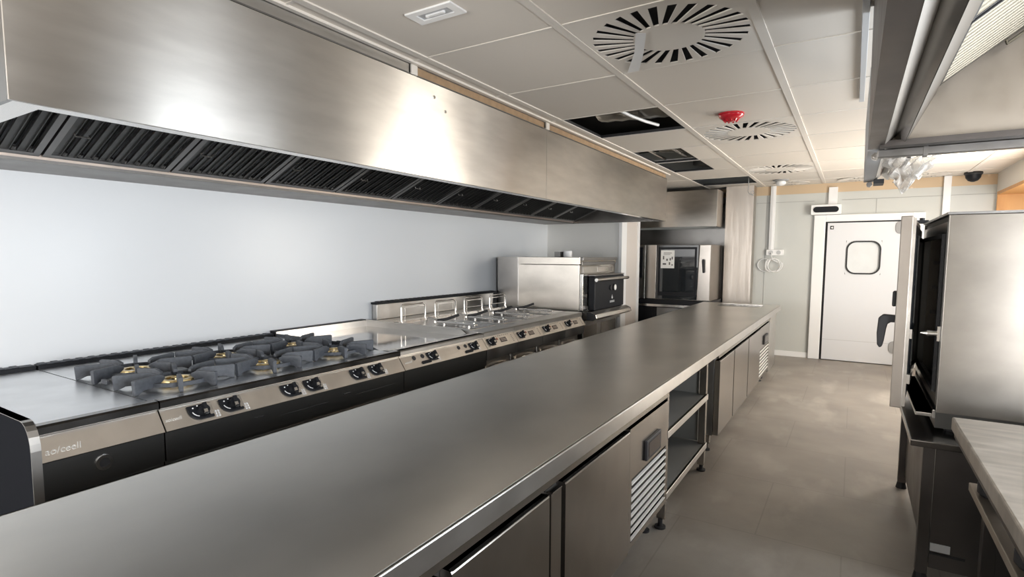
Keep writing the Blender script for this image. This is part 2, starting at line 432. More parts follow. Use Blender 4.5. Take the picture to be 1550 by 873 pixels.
# ------------------------------------------------------------------ swing door
d = bpy.data.objects.new('door_1', None); COL.objects.link(d); d.location = (2.1, 6.8, 0); struct(d)
fr = B(); y0, y1 = 6.755, 6.799
fr.box(1.47, 1.615, y0, y1, 0, 2.08); fr.box(2.62, 2.76, y0, y1, 0, 2.08); fr.box(1.615, 2.62, y0, y1, 1.985, 2.08)
fr.done('door_frame', M_WHITE, d, bev=.006)
B().box(1.615, 2.62, 6.790, 6.798, 0, 1.985).done('door_gap', M_BLACKM, d)
outer = [(1.645, .012), (2.60, .012), (2.60, 1.965), (1.645, 1.965)]
win = rrect(1.905, 2.275, 1.265, 1.69, .1)
def match_outer(inner, o0, o1, z0, z1):
    # project the hole outline to the surrounding rectangle so both share a vertex count
    cx, cz = (o0 + o1) / 2, (z0 + z1) / 2; ic = sum(p[0] for p in inner) / len(inner), sum(p[1] for p in inner) / len(inner)
    res = []
    for u, v in inner:
        dx, dz = u - ic[0], v - ic[1]
        s_ = min(((o1 - ic[0]) / dx if dx > 0 else (o0 - ic[0]) / dx) if abs(dx) > 1e-9 else 1e9, ((z1 - ic[1]) / dz if dz > 0 else (z0 - ic[1]) / dz) if abs(dz) > 1e-9 else 1e9)
        res.append((ic[0] + dx * s_, ic[1] + dz * s_))
    return res
# leaf of four strips round the vision panel, then a square-to-round plate
lf = B()
lf.box(1.645, 1.88, 6.752, 6.790, .012, 1.965); lf.box(2.30, 2.60, 6.752, 6.790, .012, 1.965)
lf.box(1.88, 2.30, 6.752, 6.790, .012, 1.24); lf.box(1.88, 2.30, 6.752, 6.790, 1.715, 1.965)
lf.frame(match_outer(win, 1.88, 2.30, 1.24, 1.715), win, 'y', 6.752, 6.790)
lf.done('door_leaf', M_DOORW, d)
B().frame(rrect(1.885, 2.295, 1.245, 1.71, .115), win, 'y', 6.742, 6.756).done('window_gasket', M_RUBBER, d)
B().prism(rrect(1.90, 2.28, 1.26, 1.695, .1), 'y', 6.766, 6.772).done('vision_pane', plain('vision_pane', (.72, .74, .75), .06, noise=.03, nscale=8), d)
B().box(1.648, 2.597, 6.7495, 6.7525, .30, .306).box(2.53, 2.536, 6.7495, 6.7525, .012, .30).done('kick_plate', M_LIGHTGREY, d)
for z in (1.80, .17):
    B().prism(rrect(2.44, 2.60, z, z + .17, .06), 'y', 6.738, 6.752).done('hinge_plate', M_GREYP, d, bev=.004)
B().box(1.675, 1.72, 6.748, 6.752, 1.875, 1.925).done('badge', M_BLACKM, d)
B().box(1.688, 1.70, 6.746, 6.748, 1.890, 1.908).box(1.703, 1.711, 6.746, 6.748, 1.885, 1.912).done('badge_mark', M_WHITE, d)

# ------------------------------------------------------------------ things on the far wall
t = thing('door_sensor', (1.61, 6.8, 2.09), 'white box with black oblong window above the swing door', 'sensor')
B().prism(rrect(1.425, 1.80, 2.085, 2.225, .012), 'y', 6.70, 6.799).done('housing', M_WHITE, t, bev=.006)
B().prism(rrect(1.455, 1.77, 2.115, 2.195, .04), 'y', 6.692, 6.702).done('sensor_window', M_BLACK, t)
tag(B().box(1.635, 1.745, 6.76, 6.799, 2.226, 2.47).done('cable_trunking', M_WHITE, bev=.004), 'short white cable trunking from ceiling to the door sensor box', 'cable trunking', 'white trunking on the far wall')
tag(B().box(.885, .955, 6.76, 6.799, 1.592, 2.53).box(.905, .935, 6.755, 6.761, 1.592, 2.53).done('cable_trunking', M_WHITE, bev=.004), 'tall white cable trunking running down to the wall socket', 'cable trunking', 'white trunking on the far wall')
tag(B().box(2.925, 3.005, 6.75, 6.799, .3, 2.535).done('cable_trunking', M_WHITE, bev=.004), 'white cable trunking standing behind the open oven, reaching the ceiling', 'cable trunking', 'white trunking on the far wall')
t = thing('wall_socket', (.97, 6.8, 1.5), 'white double wall socket under the tall trunking', 'socket')
B().prism(rrect(.855, 1.09, 1.505, 1.59, .012), 'y', 6.755, 6.799).done('plate', M_WHITE, t, bev=.004)
for x in (.92, 1.025):
    B().cyl((x, 6.757, 1.547), (x, 6.75, 1.547), .03, seg=20).done('outlet', M_LIGHTGREY, t)
cc = B(); path = [(.93, 6.745, 1.545), (.935, 6.72, 1.50), (.95, 6.72, 1.44)]
for k in range(40):
    a = 2 * PI * k / 13 + .4; path.append((.965 + (.095 + .006 * math.sin(k)) * math.cos(a) + .0015 * k - .03, 6.735 + .01 * math.sin(k * .7), 1.36 + (.10 + .005 * math.cos(k * 1.7)) * math.sin(a)))
cc.tube(path, .0065, 6)
p2 = [(.86 + .10 * math.cos(a_) * 1.0 - .02, 6.78, 1.36 + .095 * math.sin(a_)) for a_ in [PI * .35 + k * PI * 1.3 / 14 for k in range(15)]]
cc.tube(p2, .0065, 6)
tag(cc.done('cable_coil', M_WHITE, smooth=True), 'coil of white cable hanging from the wall socket', 'cable')
t = thing('dome_camera', (3.187, 6.55, CZ), 'black dome camera on the ceiling by the far wall', 'camera')
B().lathe([(.09, 0), (.095, -.02), (.085, -.035)], (3.187, 6.55, CZ)).done('camera_base', M_BLACKM, t, smooth=True)
B().lathe([(.082, -.033), (.075, -.07), (.05, -.105), (.015, -.12)], (3.187, 6.55, CZ)).done('dome', M_BLACK, t, smooth=True)

# ------------------------------------------------------------------ ceiling fittings
def diffuser_plate(c, r0, r1, size, n, skew, z):
    b = B()
    w0, w1 = .0125 * r0 / .16, .0205 * r1 / .345
    ib, ob = [], []
    for k in range(n):
        a = 2 * PI * k / n
        def pt(r, off):
            d_ = Vector((math.cos(a), math.sin(a))); p_ = Vector((-d_.y, d_.x)); s_ = skew * (r - r0)
            return Vector(c[:2]) + d_ * r + p_ * (off + s_)
        ib.append((pt(r0, -w0), pt(r0, w0))); ob.append((pt(r1, -w1), pt(r1, w1)))
    t_ = .006
    inner = [p for q in ib for p in q]; outr = [p for q in ob for p in q]
    b.prism([tuple(p) for p in inner], 'z', z, z + t_)
    for k in range(n):
        j = (k + 1) % n
        b.prism([tuple(ib[k][1]), tuple(ob[k][1]), tuple(ob[j][0]), tuple(ib[j][0])], 'z', z, z + t_)
    if size:
        h = size / 2
        sq = []
        for p in outr:
            dx, dy = p[0] - c[0], p[1] - c[1]; s_ = h / max(abs(dx), abs(dy)); sq.append((c[0] + dx * s_, c[1] + dy * s_))
    else:
        sq = [(c[0] + (p[0] - c[0]) * 1.12, c[1] + (p[1] - c[1]) * 1.12) for p in outr]
    b.frame(sq, [tuple(p) for p in outr], 'z', z, z + t_)
    return b
def diffuser(c, label, size=T - .006, r0=.165, r1=.355, n=27, grp='swirl air diffusers'):
    t = thing('air_diffuser', (c[0], c[1], CZ), label, 'air diffuser', grp)
    z = CZ - (.003 if size else .012)
    diffuser_plate(c, r0, r1, size, n, .28, z).done('slotted_plate', M_GRID, t)
    B().prism([(c[0] + (r1 * 1.05) * math.cos(a * PI / 16), c[1] + (r1 * 1.05) * math.sin(a * PI / 16)) for a in range(32)], 'z', z + (.16 if size else .009), z + (.165 if size else .0115)).done('plenum_back', M_BLACKM, t)
    if size: B().ring(c, r1 * 1.03, r1 * 1.06, z + .0065, z + .16).done('plenum_collar', M_BLACKM, t)
    return t
diffuser((1.5 * T, .5 * T), 'large square swirl diffuser with black slots, beside the emergency light')
diffuser((1.5 * T, 3.5 * T), 'square swirl diffuser just behind the red alarm sounder')
diffuser((1.5 * T, 6.5 * T), 'square swirl diffuser just in front of the smoke detector')
for x, lb in ((1.18, 'small round diffuser by the far wall, over the tall trunking'), (1.965, 'small round diffuser by the far wall, above the swing door'), (2.75, 'small round diffuser by the far wall, beyond the plastic sheet')):
    diffuser((x, 6.52), lb, 0, .09, .2, 20, 'small round diffusers')
tp = B(); q = [(1.072, .23, .0135), (1.114, .256, .0135), (.99, .45, .019), (1.035, .46, .021), (.85, .735, .0145), (.915, .74, .0145)]
pts = [(x, y, CZ - h) for x, y, h in q] + [(x, y, CZ - h - .0012) for x, y, h in q]
tp.hull(pts, [(0, 1, 3, 2), (2, 3, 5, 4), (6, 8, 9, 7), (8, 10, 11, 9), (0, 2, 8, 6), (2, 4, 10, 8), (1, 7, 9, 3), (3, 9, 11, 5), (0, 6, 7, 1), (4, 5, 11, 10)])
tag(tp.done('tape_strip', M_WHITE), 'strip of white film stuck across the large diffuser', 'tape')
t = thing('emergency_light', (.40, -.40, CZ), 'flush white emergency light in a ceiling tile above hood', 'light')
B().frame([(.275, -.455), (.525, -.455), (.525, -.34), (.275, -.34)], [(.315, -.425), (.485, -.425), (.485, -.37), (.315, -.37)], 'z', CZ - .008, CZ - .0005).done('frame', M_WHITE, t)
B().box(.316, .484, -.424, -.371, CZ - .003, CZ - .0005).done('diffuser', M_LIGHTGREY, t)
B().box(.36, .44, -.405, -.39, CZ - .010, CZ - .003).cyl((.355, -.398, CZ - .012), (.355, -.398, CZ - .003), .008, seg=10).cyl((.445, -.398, CZ - .012), (.445, -.398, CZ - .003), .008, seg=10).done('lamp', M_WHITE, t)
t = thing('alarm_sounder', (1.165, 2.05, CZ), 'red fire alarm sounder on a ceiling tile', 'alarm')
B().lathe([(.09, 0), (.09, -.010), (.08, -.016)], (1.165, 2.05, CZ)).done('base', M_RED, t, smooth=True)
b = B(); b.lathe([(.088, -.014), (.084, -.026), (.062, -.042), (.03, -.056), (.012, -.058)], (1.165, 2.05, CZ), 24)
for k in range(9):
    a = 2 * PI * k / 9; cx, cy = 1.165 + .062 * math.cos(a), 2.05 + .062 * math.sin(a)
    b.cyl((cx, cy, CZ - .02), (1.165 + .042 * math.cos(a), 2.05 + .042 * math.sin(a), CZ - .056), .012, .007, 8)
b.done('sounder_head', M_RED, t, smooth=True)
t = thing('smoke_detector', (1.08, 6.13, CZ), 'white smoke detector with dark vents on ceiling by far wall', 'detector')
B().lathe([(.10, 0), (.10, -.015), (.06, -.02)], (1.08, 6.13, CZ)).done('base', M_GREYP, t, smooth=True)
B().lathe([(.055, -.018), (.065, -.03), (.065, -.055), (.04, -.075), (.01, -.08)], (1.08, 6.13, CZ)).done('head', M_WHITE, t, smooth=True)
for j, lb in ((5, 'square light panel in the ceiling, beyond the oven'), (6, 'square light panel in the ceiling closest to the dome camera')):
    t = thing('ceiling_light', (3.5 * T, (j + .5) * T, CZ), lb, 'ceiling light', 'light panels near the oven')
    x0, x1, yy0, yy1 = 3 * T + .015, 4 * T - .015, j * T + .015, (j + 1) * T - .015
    B().frame([(x0, yy0), (x1, yy0), (x1, yy1), (x0, yy1)], [(x0 + .03, yy0 + .03), (x1 - .03, yy0 + .03), (x1 - .03, yy1 - .03), (x0 + .03, yy1 - .03)], 'z', CZ - .003, CZ + .015).done('frame', M_GRID, t)
    B().box(x0 + .03, x1 - .03, yy0 + .03, yy1 - .03, CZ + .004, CZ + .012).done('diffuser', M_LED, t)
# ducts above the openings
b = B()
def duct(y, x0, x1, r, z, name, label, mat=M_DUCT):
    b = B(); n = 26; path = []
    for k in range(n + 1):
        x = x0 + (x1 - x0) * k / n; path.append((x, y + .1 * math.sin(k * .12), z))
    seg = 18; rings = []
    for k, p in enumerate(path):
        rr = r * (1 + .035 * (k % 2))
        rings.append([b.bm.verts.new((p[0], p[1] + rr * math.cos(2 * PI * i / seg), p[2] + rr * math.sin(2 * PI * i / seg))) for i in range(seg)])
    for A, C in zip(rings, rings[1:]):
        for i in range(seg): b.bm.faces.new((A[i], A[(i + 1) % seg], C[(i + 1) % seg], C[i]))
    b.bm.faces.new(rings[0]); b.bm.faces.new(rings[-1])
    return tag(b.done(name, mat, smooth=True), label, 'duct', 'ducts above the ceiling')
duct(1.98, .16, 1.6, .2, 2.79, 'flexible_duct', 'shiny flexible duct seen through the largest ceiling opening')
duct(3.62, .16, .70, .12, 2.72, 'flexible_duct', 'silvery duct seen through the second ceiling opening')
tag(B().box(.02, .4, 5.6, 5.75, 2.75, 2.95).done('metal_duct', M_DUCT), 'boxy metal duct seen through the ceiling opening before the oven hood', 'duct', 'ducts above the ceiling')
tag(B().tube([(.40, 1.63, 2.60), (.47, 1.85, 2.57), (.52, 2.05, 2.562), (.57, 2.22, 2.562)], .012, 8).done('hanging_strap', M_WHITE, smooth=True), 'white strap slung inside the largest ceiling opening', 'strap')
tag(B().box(.13, .15, 3.17, 3.90, 2.562, 2.58).box(.30, .42, 3.2, 3.26, 2.562, 2.575).box(.37, .41, 3.26, 3.8, 2.562, 2.58).done('metal_hanger', ST_BRIGHT), 'bright metal hanger rails inside the second ceiling opening', 'bracket')
pth = [(.70, 5.90, 2.70), (.705, 5.9, 2.45), (.70, 5.9, 2.38), (.72, 5.9, 2.345), (.76, 5.9, 2.335), (.785, 5.9, 2.355), (.765, 5.9, 2.385), (.735, 5.9, 2.37), (.745, 5.9, 2.335), (.775, 5.9, 2.32)]
tag(B().tube(pth, .005, 6).done('loose_cable', M_GREYP, smooth=True), 'thin loose cable hanging with a curl from the ceiling opening', 'cable')

# ------------------------------------------------------------------ long extractor hood over the range
t = thing('extractor_hood', (-.1, 1.5, 1.94), 'long stainless steel extractor hood along the white wall', 'extractor hood')
H0, H1 = -1.7, 4.8
B().box(-.112, -.10, H0, 1.548, 1.94, 2.47).done('front_panel', ST_HOOD, t, bev=.002)
B().box(-.112, -.10, 1.552, H1, 1.94, 2.47).done('front_panel', ST_HOOD, t, bev=.002)
B().box(-1.865, -.112, H0, H0 + .012, 1.94, 2.47).done('end_panel', M_BODY, t)  # darker than the front panels: this end's shade is in its colour
B().box(-1.865, -.112, H1 - .012, H1, 1.94, 2.47).done('end_panel', ST_RIM, t)
B().box(-1.865, -.10, H0, H1, 2.471, 2.478).done('top_panel', ST_DARK, t)
lp = B(); lp.box(-.165, -.112, H0 + .012, H1 - .012, 1.94, 1.948); lp.box(-1.40, -.165, H0 + .012, H0 + .09, 1.94, 1.948)
lp.box(-.171, -.165, H0 + .09, H1 - .012, 1.94, 1.99)
lp.done('lip', ST_BRIGHT, t)
gt = B(); gt.box(-1.865, -1.42, H0 + .012, H1 - .012, 1.94, 1.95); gt.box(-1.424, -1.415, H0 + .012, H1 - .012, 1.94, 1.972); 
gt.done('grease_gutter', ST_GUTTER, t)
B().box(-1.415, -1.408, H0 + .09, H1 - .012, 1.955, 1.976).done('gutter_edge', steel('edge_steel', (.52, .44, .38), .4), t)
for y, z in ((.19, 2.395), (.29, 2.335)):
    B().cyl((-.102, y, z), (-.096, y, z), .011, .009, 12).done('rivet', ST_BRIGHT, t, smooth=True)
# bracket pieces at the top of the hood and the strip above it
for y, lb in ((.02, 'pale joint bracket on hood top where the wood strip starts'), (1.555, 'pale joint bracket on hood top above the panel seam')):
    tag(B().box(-.104, -.092, y - .025, y + .025, 2.472, 2.524).done('joint_bracket', M_GRID, bev=.003), lb, 'bracket', 'brackets on the hood top')
tag(B().box(-.135, -.112, .05, 1.53, 2.479, 2.525).done('wooden_filler', M_FILLER), 'brown wooden filler strip above hood between the two brackets', 'filler strip', 'wooden fillers above the hood')
tag(B().box(-.135, -.112, 1.585, 4.78, 2.479, 2.525).done('wooden_filler', M_FILLER), 'brown wooden filler strip above hood reaching the oven end', 'filler strip', 'wooden fillers above the hood')
tag(B().box(-.118, -.106, -1.7, -.01, 2.479, 2.525).done('cover_strip', ST_V), 'plain steel cover strip along hood top beside emergency light', 'cover strip')
# baffle filters: a frame with raised channels
def baffle_filter(y0, y1, label, nch):
    # local slope frame: s runs up the slope from the gutter, h stands off the filter downwards
    A = Vector((-1.405, 0, 1.985)); Bv = Vector((-.30, 0, 2.45)); L = (Bv - A).length; sd = (Bv - A).normalized(); nd = Vector((sd.z, 0, -sd.x))
    M = Matrix(((sd.x, 0, nd.x, A.x), (0, 1, 0, 0), (sd.z, 0, nd.z, A.z), (0, 0, 0, 1)))
    t = thing('baffle_filter', (-1.4, (y0 + y1) / 2, 1.985), label, 'grease filter', 'baffle filters of the long hood')
    g = .006; w = .028
    f = B(); f.box(0, w, y0 + g, y1 - g, 0, .02, M); f.box(L - w, L, y0 + g, y1 - g, 0, .02, M)
    f.box(w, L - w, y0 + g, y0 + g + w, 0, .02, M); f.box(w, L - w, y1 - g - w, y1 - g, 0, .02, M)
    f.done('filter_frame', ST_DARK, t)
    a, c = y0 + g + w, y1 - g - w; p = (c - a) / nch
    s1 = B(); s2 = B()
    for k in range(nch):
        m_ = a + p * k
        s1.prism([(m_ + p * .04, .004), (m_ + p * .60, .004), (m_ + p * .60, .016), (m_ + p * .55, .016), (m_ + p * .55, .008), (m_ + p * .09, .008), (m_ + p * .09, .016), (m_ + p * .04, .016)], 'x', w, L - w, M)
        s2.box(w, L - w, m_ + p * .50, m_ + p * 1.05, -.018, -.014, M)
        s2.box(w, L - w, m_ + p * .50, m_ + p * .53, -.018, -.004, M); 
    for k in range(nch):
        m_ = a + p * (k + .78)
        s1.cyl(M @ Vector((.035, m_, .012)), M @ Vector((.060, m_, .012)), .011, .008, 8)
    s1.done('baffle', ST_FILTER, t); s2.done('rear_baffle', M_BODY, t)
    ym = y0 + .09
    for s0 in (.25, .72): B().tube([M @ Vector((s0, ym - .03, .02)), M @ Vector((s0, ym - .03, .035)), M @ Vector((s0, ym + .03, .035)), M @ Vector((s0, ym + .03, .02))], .004, 6).done('handle', ST_BRIGHT, t)
edges = [-1.60] + [-1.215 + .593 * k for k in range(0, 10)] + [4.78]
for k in range(len(edges) - 1):
    lb = 'narrow dark baffle filter at the near end of the long hood' if k == 0 else 'dark baffle filter, %s after the narrow one in the long hood' % ORD[k - 1]
    if k == len(edges) - 2: lb = 'last dark baffle filter, against the oven end of the long hood'
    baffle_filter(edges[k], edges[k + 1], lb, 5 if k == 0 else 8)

# ------------------------------------------------------------------ cooking line
DZ = .862           # deck height
XF = -.50           # front of the tops
def rangepoint(y, s, h):
    """a point on the sloping control panel: s metres down it, h off it"""
    A = Vector((-.512, 0, .832)); C = Vector((-.452, 0, .748)); u = (C - A).normalized(); n = Vector((-u.z, 0, u.x))
    return A + u * s + n * h + Vector((0, y, 0))
_A = Vector((-.512, 0, .832)); _u = (Vector((-.452, 0, .748)) - _A).normalized(); _n = Vector((-_u.z, 0, _u.x))
PM = Matrix(((0, _u.x, _n.x, _A.x), (1, 0, 0, 0), (0, _u.z, _n.z, _A.z), (0, 0, 0, 1)))   # (along, down, out) -> world
def unit(name, y0, y1, label, cat, deck=True, back=True, doors=(), front=M_BODY, grp=None):
    t = thing(name, (-1.15, (y0 + y1) / 2, 0), label, cat, grp)
    g = .0015
    bd = B(); bd.prism([(-1.80, .12), (-.475, .12), (-.475, .62), (-.462, .62), (-.462, .742), (-.53, .835), (-1.80, .835)], 'y', y0 + g, y1 - g)
    bd.done('body', front, t)
    B().box(-1.75, -.55, y0 + .02, y1 - .02, .0, .12).done('plinth', M_BLACKM, t)
    B().prism([(0, 0), (y1 - y0 - 2 * g, 0), (y1 - y0 - 2 * g, .103), (0, .103)], 'z', .0005, .004, PM @ Matrix.Translation((y0 + g, 0, 0))).done('control_panel', ST_PANEL, t)
    if deck:
        dk = B(); dk.box(-1.80, -.555, y0 + g, y1 - g, .836, DZ)
        dk.done('deck', M_DECK, t)
    rm = B(); rm.prism([(-.555, .836), (-.505, .836), (-.492, .843), (-.492, .868), (-.500, .876), (-.540, .876), (-.555, .864)], 'y', y0 + g, y1 - g)
    rm.done('front_rim', ST_V if not deck else ST_RIM, t, smooth=False)  # darker rim on deck units paints in the reflected floor
    for (a, c, z0, z1) in doors:
        dd = B().box(-.474, -.455, a, c, z0, z1).done('door', M_BODY, t, bev=.004)
        B().box(-.456, -.440, a + .03, c - .03, z1 - .02, z1 - .008).done('door_handle', ST_DOOR, dd)
    return t
def back_rail(t, y0, y1, z=.885):
    B().box(-1.865, -1.802, y0 + .002, y1 - .002, .70, z).done('back_rail', M_BLACK, t, bev=.004)
    b = B(); n = int((y1 - y0) / .06)
    for k in range(n): b.box(-1.862, -1.81, y0 + .015 + k * .06, y0 + .045 + k * .06, z, z + .006)
    b.box(-1.862, -1.81, y0 + .01, y1 - .01, z + .0003, z + .002)
    b.done('vent_grille', M_IRON, t)
def knob(t, y, s0=.016, w=.105, h=.072, labelplate=True):
    """black quarter-round bezel with a pointer knob, on the sloping panel"""
    r = .05
    pts = [(0, 0), (w, 0), (w, h)]
    pts += [(r - r * math.sin(k * PI / 12), h - r + r * math.cos(k * PI / 12)) for k in range(7)]
    M = PM @ Matrix.Translation((y - w / 2, s0, 0))
    b = B().prism(pts, 'z', .004, .012, M).done('knob_bezel', M_BLACK, t, bev=.003)
    hb = B(); hb.cyl(M @ Vector((w * .58, h * .5, .011)), M @ Vector((w * .58, h * .5, .036)), .027, .022, 18)
    hb.box(w * .58 - .008, w * .58 + .008, h * .5 - .026, h * .5 + .026, .034, .048, M)
    hb.done('knob', M_BLACK, b, smooth=True)
    B().box(w * .80, w * .97, h * .08, h * .86, .012, .020, M).box(w * .56 - .012, w * .56 + .004, h * .58, h * .80, .044, .0495, M).done('knob_pointer', ST_BRIGHT, b)
    d2 = B(); d2.cyl(M @ Vector((w * .22, h * .2, .012)), M @ Vector((w * .22, h * .2, .0135)), .0035, seg=8); d2.cyl(M @ Vector((w * .42, h * .1, .012)), M @ Vector((w * .42, h * .1, .0135)), .0035, seg=8)
    d2.tube([M @ Vector((.014 + .036 - .036 * math.sin(a * PI / 10), h - .05 + .036 * math.cos(a * PI / 10), .0125)) for a in range(1, 5)], .0022, 5)
    d2.done('scale_mark', M_WHITE, b)
    if labelplate:
        q = B()
        for i in range(2):
            for j in range(3): q.box(w + .008 + .012 * i, w + .016 + .012 * i, h * .62 + .012 * j, h * .62 + .008 + .012 * j, .004, .0055, M)
        q.done('printed_symbol', M_WHITE, t)
def logo(t, y, s, size):
    R_ = PM @ Matrix(((1, 0, 0, y), (0, -1, 0, s), (0, 0, 1, .004), (0, 0, 0, 1)))
    text_mesh('ao/ceell', size, .0012, 'logo', M_LOGO, R_, t, .2)

# neutral unit with black end panel
t = unit('neutral_range_unit', -1.58, -1.163, 'plain stainless worktop unit at the black-panelled end of cooking line', 'cooking unit')
back_rail(t, -1.58, -1.163)
b = B(); pf = [(-1.865, .02), (-.44, .02), (-.44, .80)] + [(-.52 + .08 * math.cos(a * PI / 12), .80 + .10 * math.sin(a * PI / 12)) for a in range(1, 7)] + [(-1.865, .90)]
b.prism(pf, 'y', -1.612, -1.582).done('end_panel', M_ENDP, t)
e = B(); path = [(-.439, .02), (-.439, .80)] + [(-.52 + .081 * math.cos(a * PI / 12), .80 + .101 * math.sin(a * PI / 12)) for a in range(1, 7)] + [(-1.2, .901)]
for (u0, v0), (u1, v1) in zip(path, path[1:]):
    e.hull([(u0, -1.612, v0), (u0, -1.582, v0), (u1, -1.582, v1), (u1, -1.612, v1), (u0 + .003, -1.612, v0 + .002), (u0 + .003, -1.582, v0 + .002), (u1 + .003, -1.582, v1 + .002), (u1 + .003, -1.612, v1 + .002)],
           [(0, 1, 2, 3), (4, 7, 6, 5), (0, 4, 5, 1), (3, 2, 6, 7), (0, 3, 7, 4), (1, 5, 6, 2)])
e.done('edge_trim', ST_V, t)
logo(t, -1.565, .078, .036)
r_ = B(); r_.ring((0, 0), .018, .030, 0, .006, 24)
for v in r_.bm.verts: v.co = Vector((-.461 + v.co.z, -1.385 + v.co.x, .690 + v.co.y))
r_.done('port_ring', ST_BRIGHT, t, smooth=True)
B().cyl((-.4615, -1.385, .690), (-.4605, -1.385, .690), .0185, seg=20).done('port_hole', M_BLACKM, t)
B().box(-.474, -.455, -1.55, -1.19, .16, .585).box(-.462, -.45, -1.56, -1.17, .592, .600).done('door', M_BODY, t, bev=.003)
# six-burner unit
t = unit('six_burner_range', -1.160, .297, 'six-burner gas range unit with brass burners', 'range', doors=[(-1.13, -.45, .16, .60), (-.42, .27, .16, .60)])
back_rail(t, -1.16, .297)
logo(t, -1.150, .062, .022)
for y in (-1.0, -.857, -.535, -.395, -.076, .072): knob(t, y)
for k in range(2): B().box(-.462, -.456, -.75 + .55 * k, -.70 + .55 * k, .70, .705).box(-.462, -.458, -.6 + k * .5, -.3 + k * .5, .68, .682).done('seam_line', M_BLACKM, t)
XB = (-1.235, -.825); YB_ = (-.92, -.435, .05)
def ring_burner(x, y, label):
    t = thing('ring_burner', (x, y, DZ), label, 'gas burner', 'brass burners of the range')
    b = B(); b.lathe([(.045, .0005), (.05, .004), (.06, .008)], (x, y, DZ), 20); b.done('burner_base', M_IRON, t, smooth=True)
    b = B(); b.ring((x, y), .05, .075, DZ + .016, DZ + .030, 28)
    for k in range(4):
        a = PI / 2 * k + .5; b.cyl((x + .058 * math.cos(a), y + .058 * math.sin(a), DZ + .007), (x + .06 * math.cos(a), y + .06 * math.sin(a), DZ + .02), .008, seg=8)
    b.cyl((x, y, DZ + .009), (x, y, DZ + .03), .014, .010, 12); b.box(x - .05, x + .05, y - .006, y + .006, DZ + .021, DZ + .029)
    b.done('burner_ring', M_BRASS, t, bev=.002)
def grate(y, label):
    t = thing('pan_support', (-1.03, y, DZ), label, 'pan support', 'cast-iron pan supports')
    z0, z1, hw = DZ + .0008, DZ + .070, .2415
    for x in XB:
        fins = B()
        for k in range(8):
            a = 2 * PI * k / 8 + PI / 8
            c, s_ = math.cos(a), math.sin(a)
            R = min(hw / abs(s_) if abs(s_) > 1e-6 else 9, .2035 / abs(c) if abs(c) > 1e-6 else 9) - .003
            M = Matrix(((c, -s_, 0, x), (s_, c, 0, y), (0, 0, 1, 0), (0, 0, 0, 1)))
            fins.prism([(.084, z0 + .042), (.13, z0 + .014), (R - .05, z0 + .014), (R - .02, z0), (R - .004, z0), (R, z1 - .004), (R - .006, z1), (.115, z1), (.084, z1 - .014)], 'y', -.009, .009, M)
        ob = fins.done('support_fins', M_IRON, t, bev=.002)
        rg = B(); rg.ring((x, y), .142, .156, z0 + .016, z0 + .034, 28); rg.done('fin_ring', M_IRON, ob)
    for s_ in (-.2225, .2225): B().box(-1.06, -1.0, y + s_ - .0075, y + s_ + .0075, z0 + .016, z0 + .036).done('link_bar', M_IRON, t)
for k, y in enumerate(YB_):
    who = ('beside the plain worktop unit', 'in the middle of the three', 'beside the griddle')[k]
    grate(y, 'dark cast-iron pan support for two burners, ' + who)
    for x, w in zip(XB, ('against the wall side', 'on the knob side')):
        ring_burner(x, y, 'brass burner %s, pan support %s' % (w, who))
# griddle unit
t = unit('griddle_unit', .300, 1.245, 'stainless griddle unit between burners and fryers', 'griddle', deck=False, front=M_BODY)
gp = B(); gp.box(-1.80, -.555, .302, 1.243, .80, .845); gp.done('griddle_plate', steel('griddle_plate', (.60, .57, .54), .10, smudge=.03), t)
gr = B(); gr.prism([(-.70, .845), (-.555, .845), (-.555, .872), (-.64, .866)], 'y', .302, 1.243); gr.done('grease_trough_edge', ST_BRIGHT, t)
sp = B(); sp.box(-1.80, -1.785, .302, 1.243, .845, .90); sp.prism([(-1.79, .845), (-.62, .845), (-.70, .895), (-1.79, .905)], 'y', 1.225, 1.2425); sp.done('splash_rim', ST_V, t)
iv = B(); iv.prism([(-1.79, .845), (-.66, .845), (-.78, .882), (-1.79, .885)], 'y', .3025, .315); iv.done('iron_rim', M_IRON, t)
B().box(-1.865, -1.803, .302, 1.243, .70, .905).done('back_rail', M_BLACK, t, bev=.003)
logo(t, .325, .06, .022)
for y in (.60, 1.09):
    knob(t, y, w=.095, h=.066)
    B().prism(rrect(-.125, -.03, .068, .09, .010), 'z', .004, .010, PM @ Matrix.Translation((y, 0, 0))).done('lever_slot', M_BLACK, t)
    for k in range(2): B().cyl(PM @ Vector((y - .175 + .085 * k, .032, .004)), PM @ Vector((y - .175 + .085 * k, .032, .007)), .016, seg=16).done('sight_hole', M_BLACKM, t)
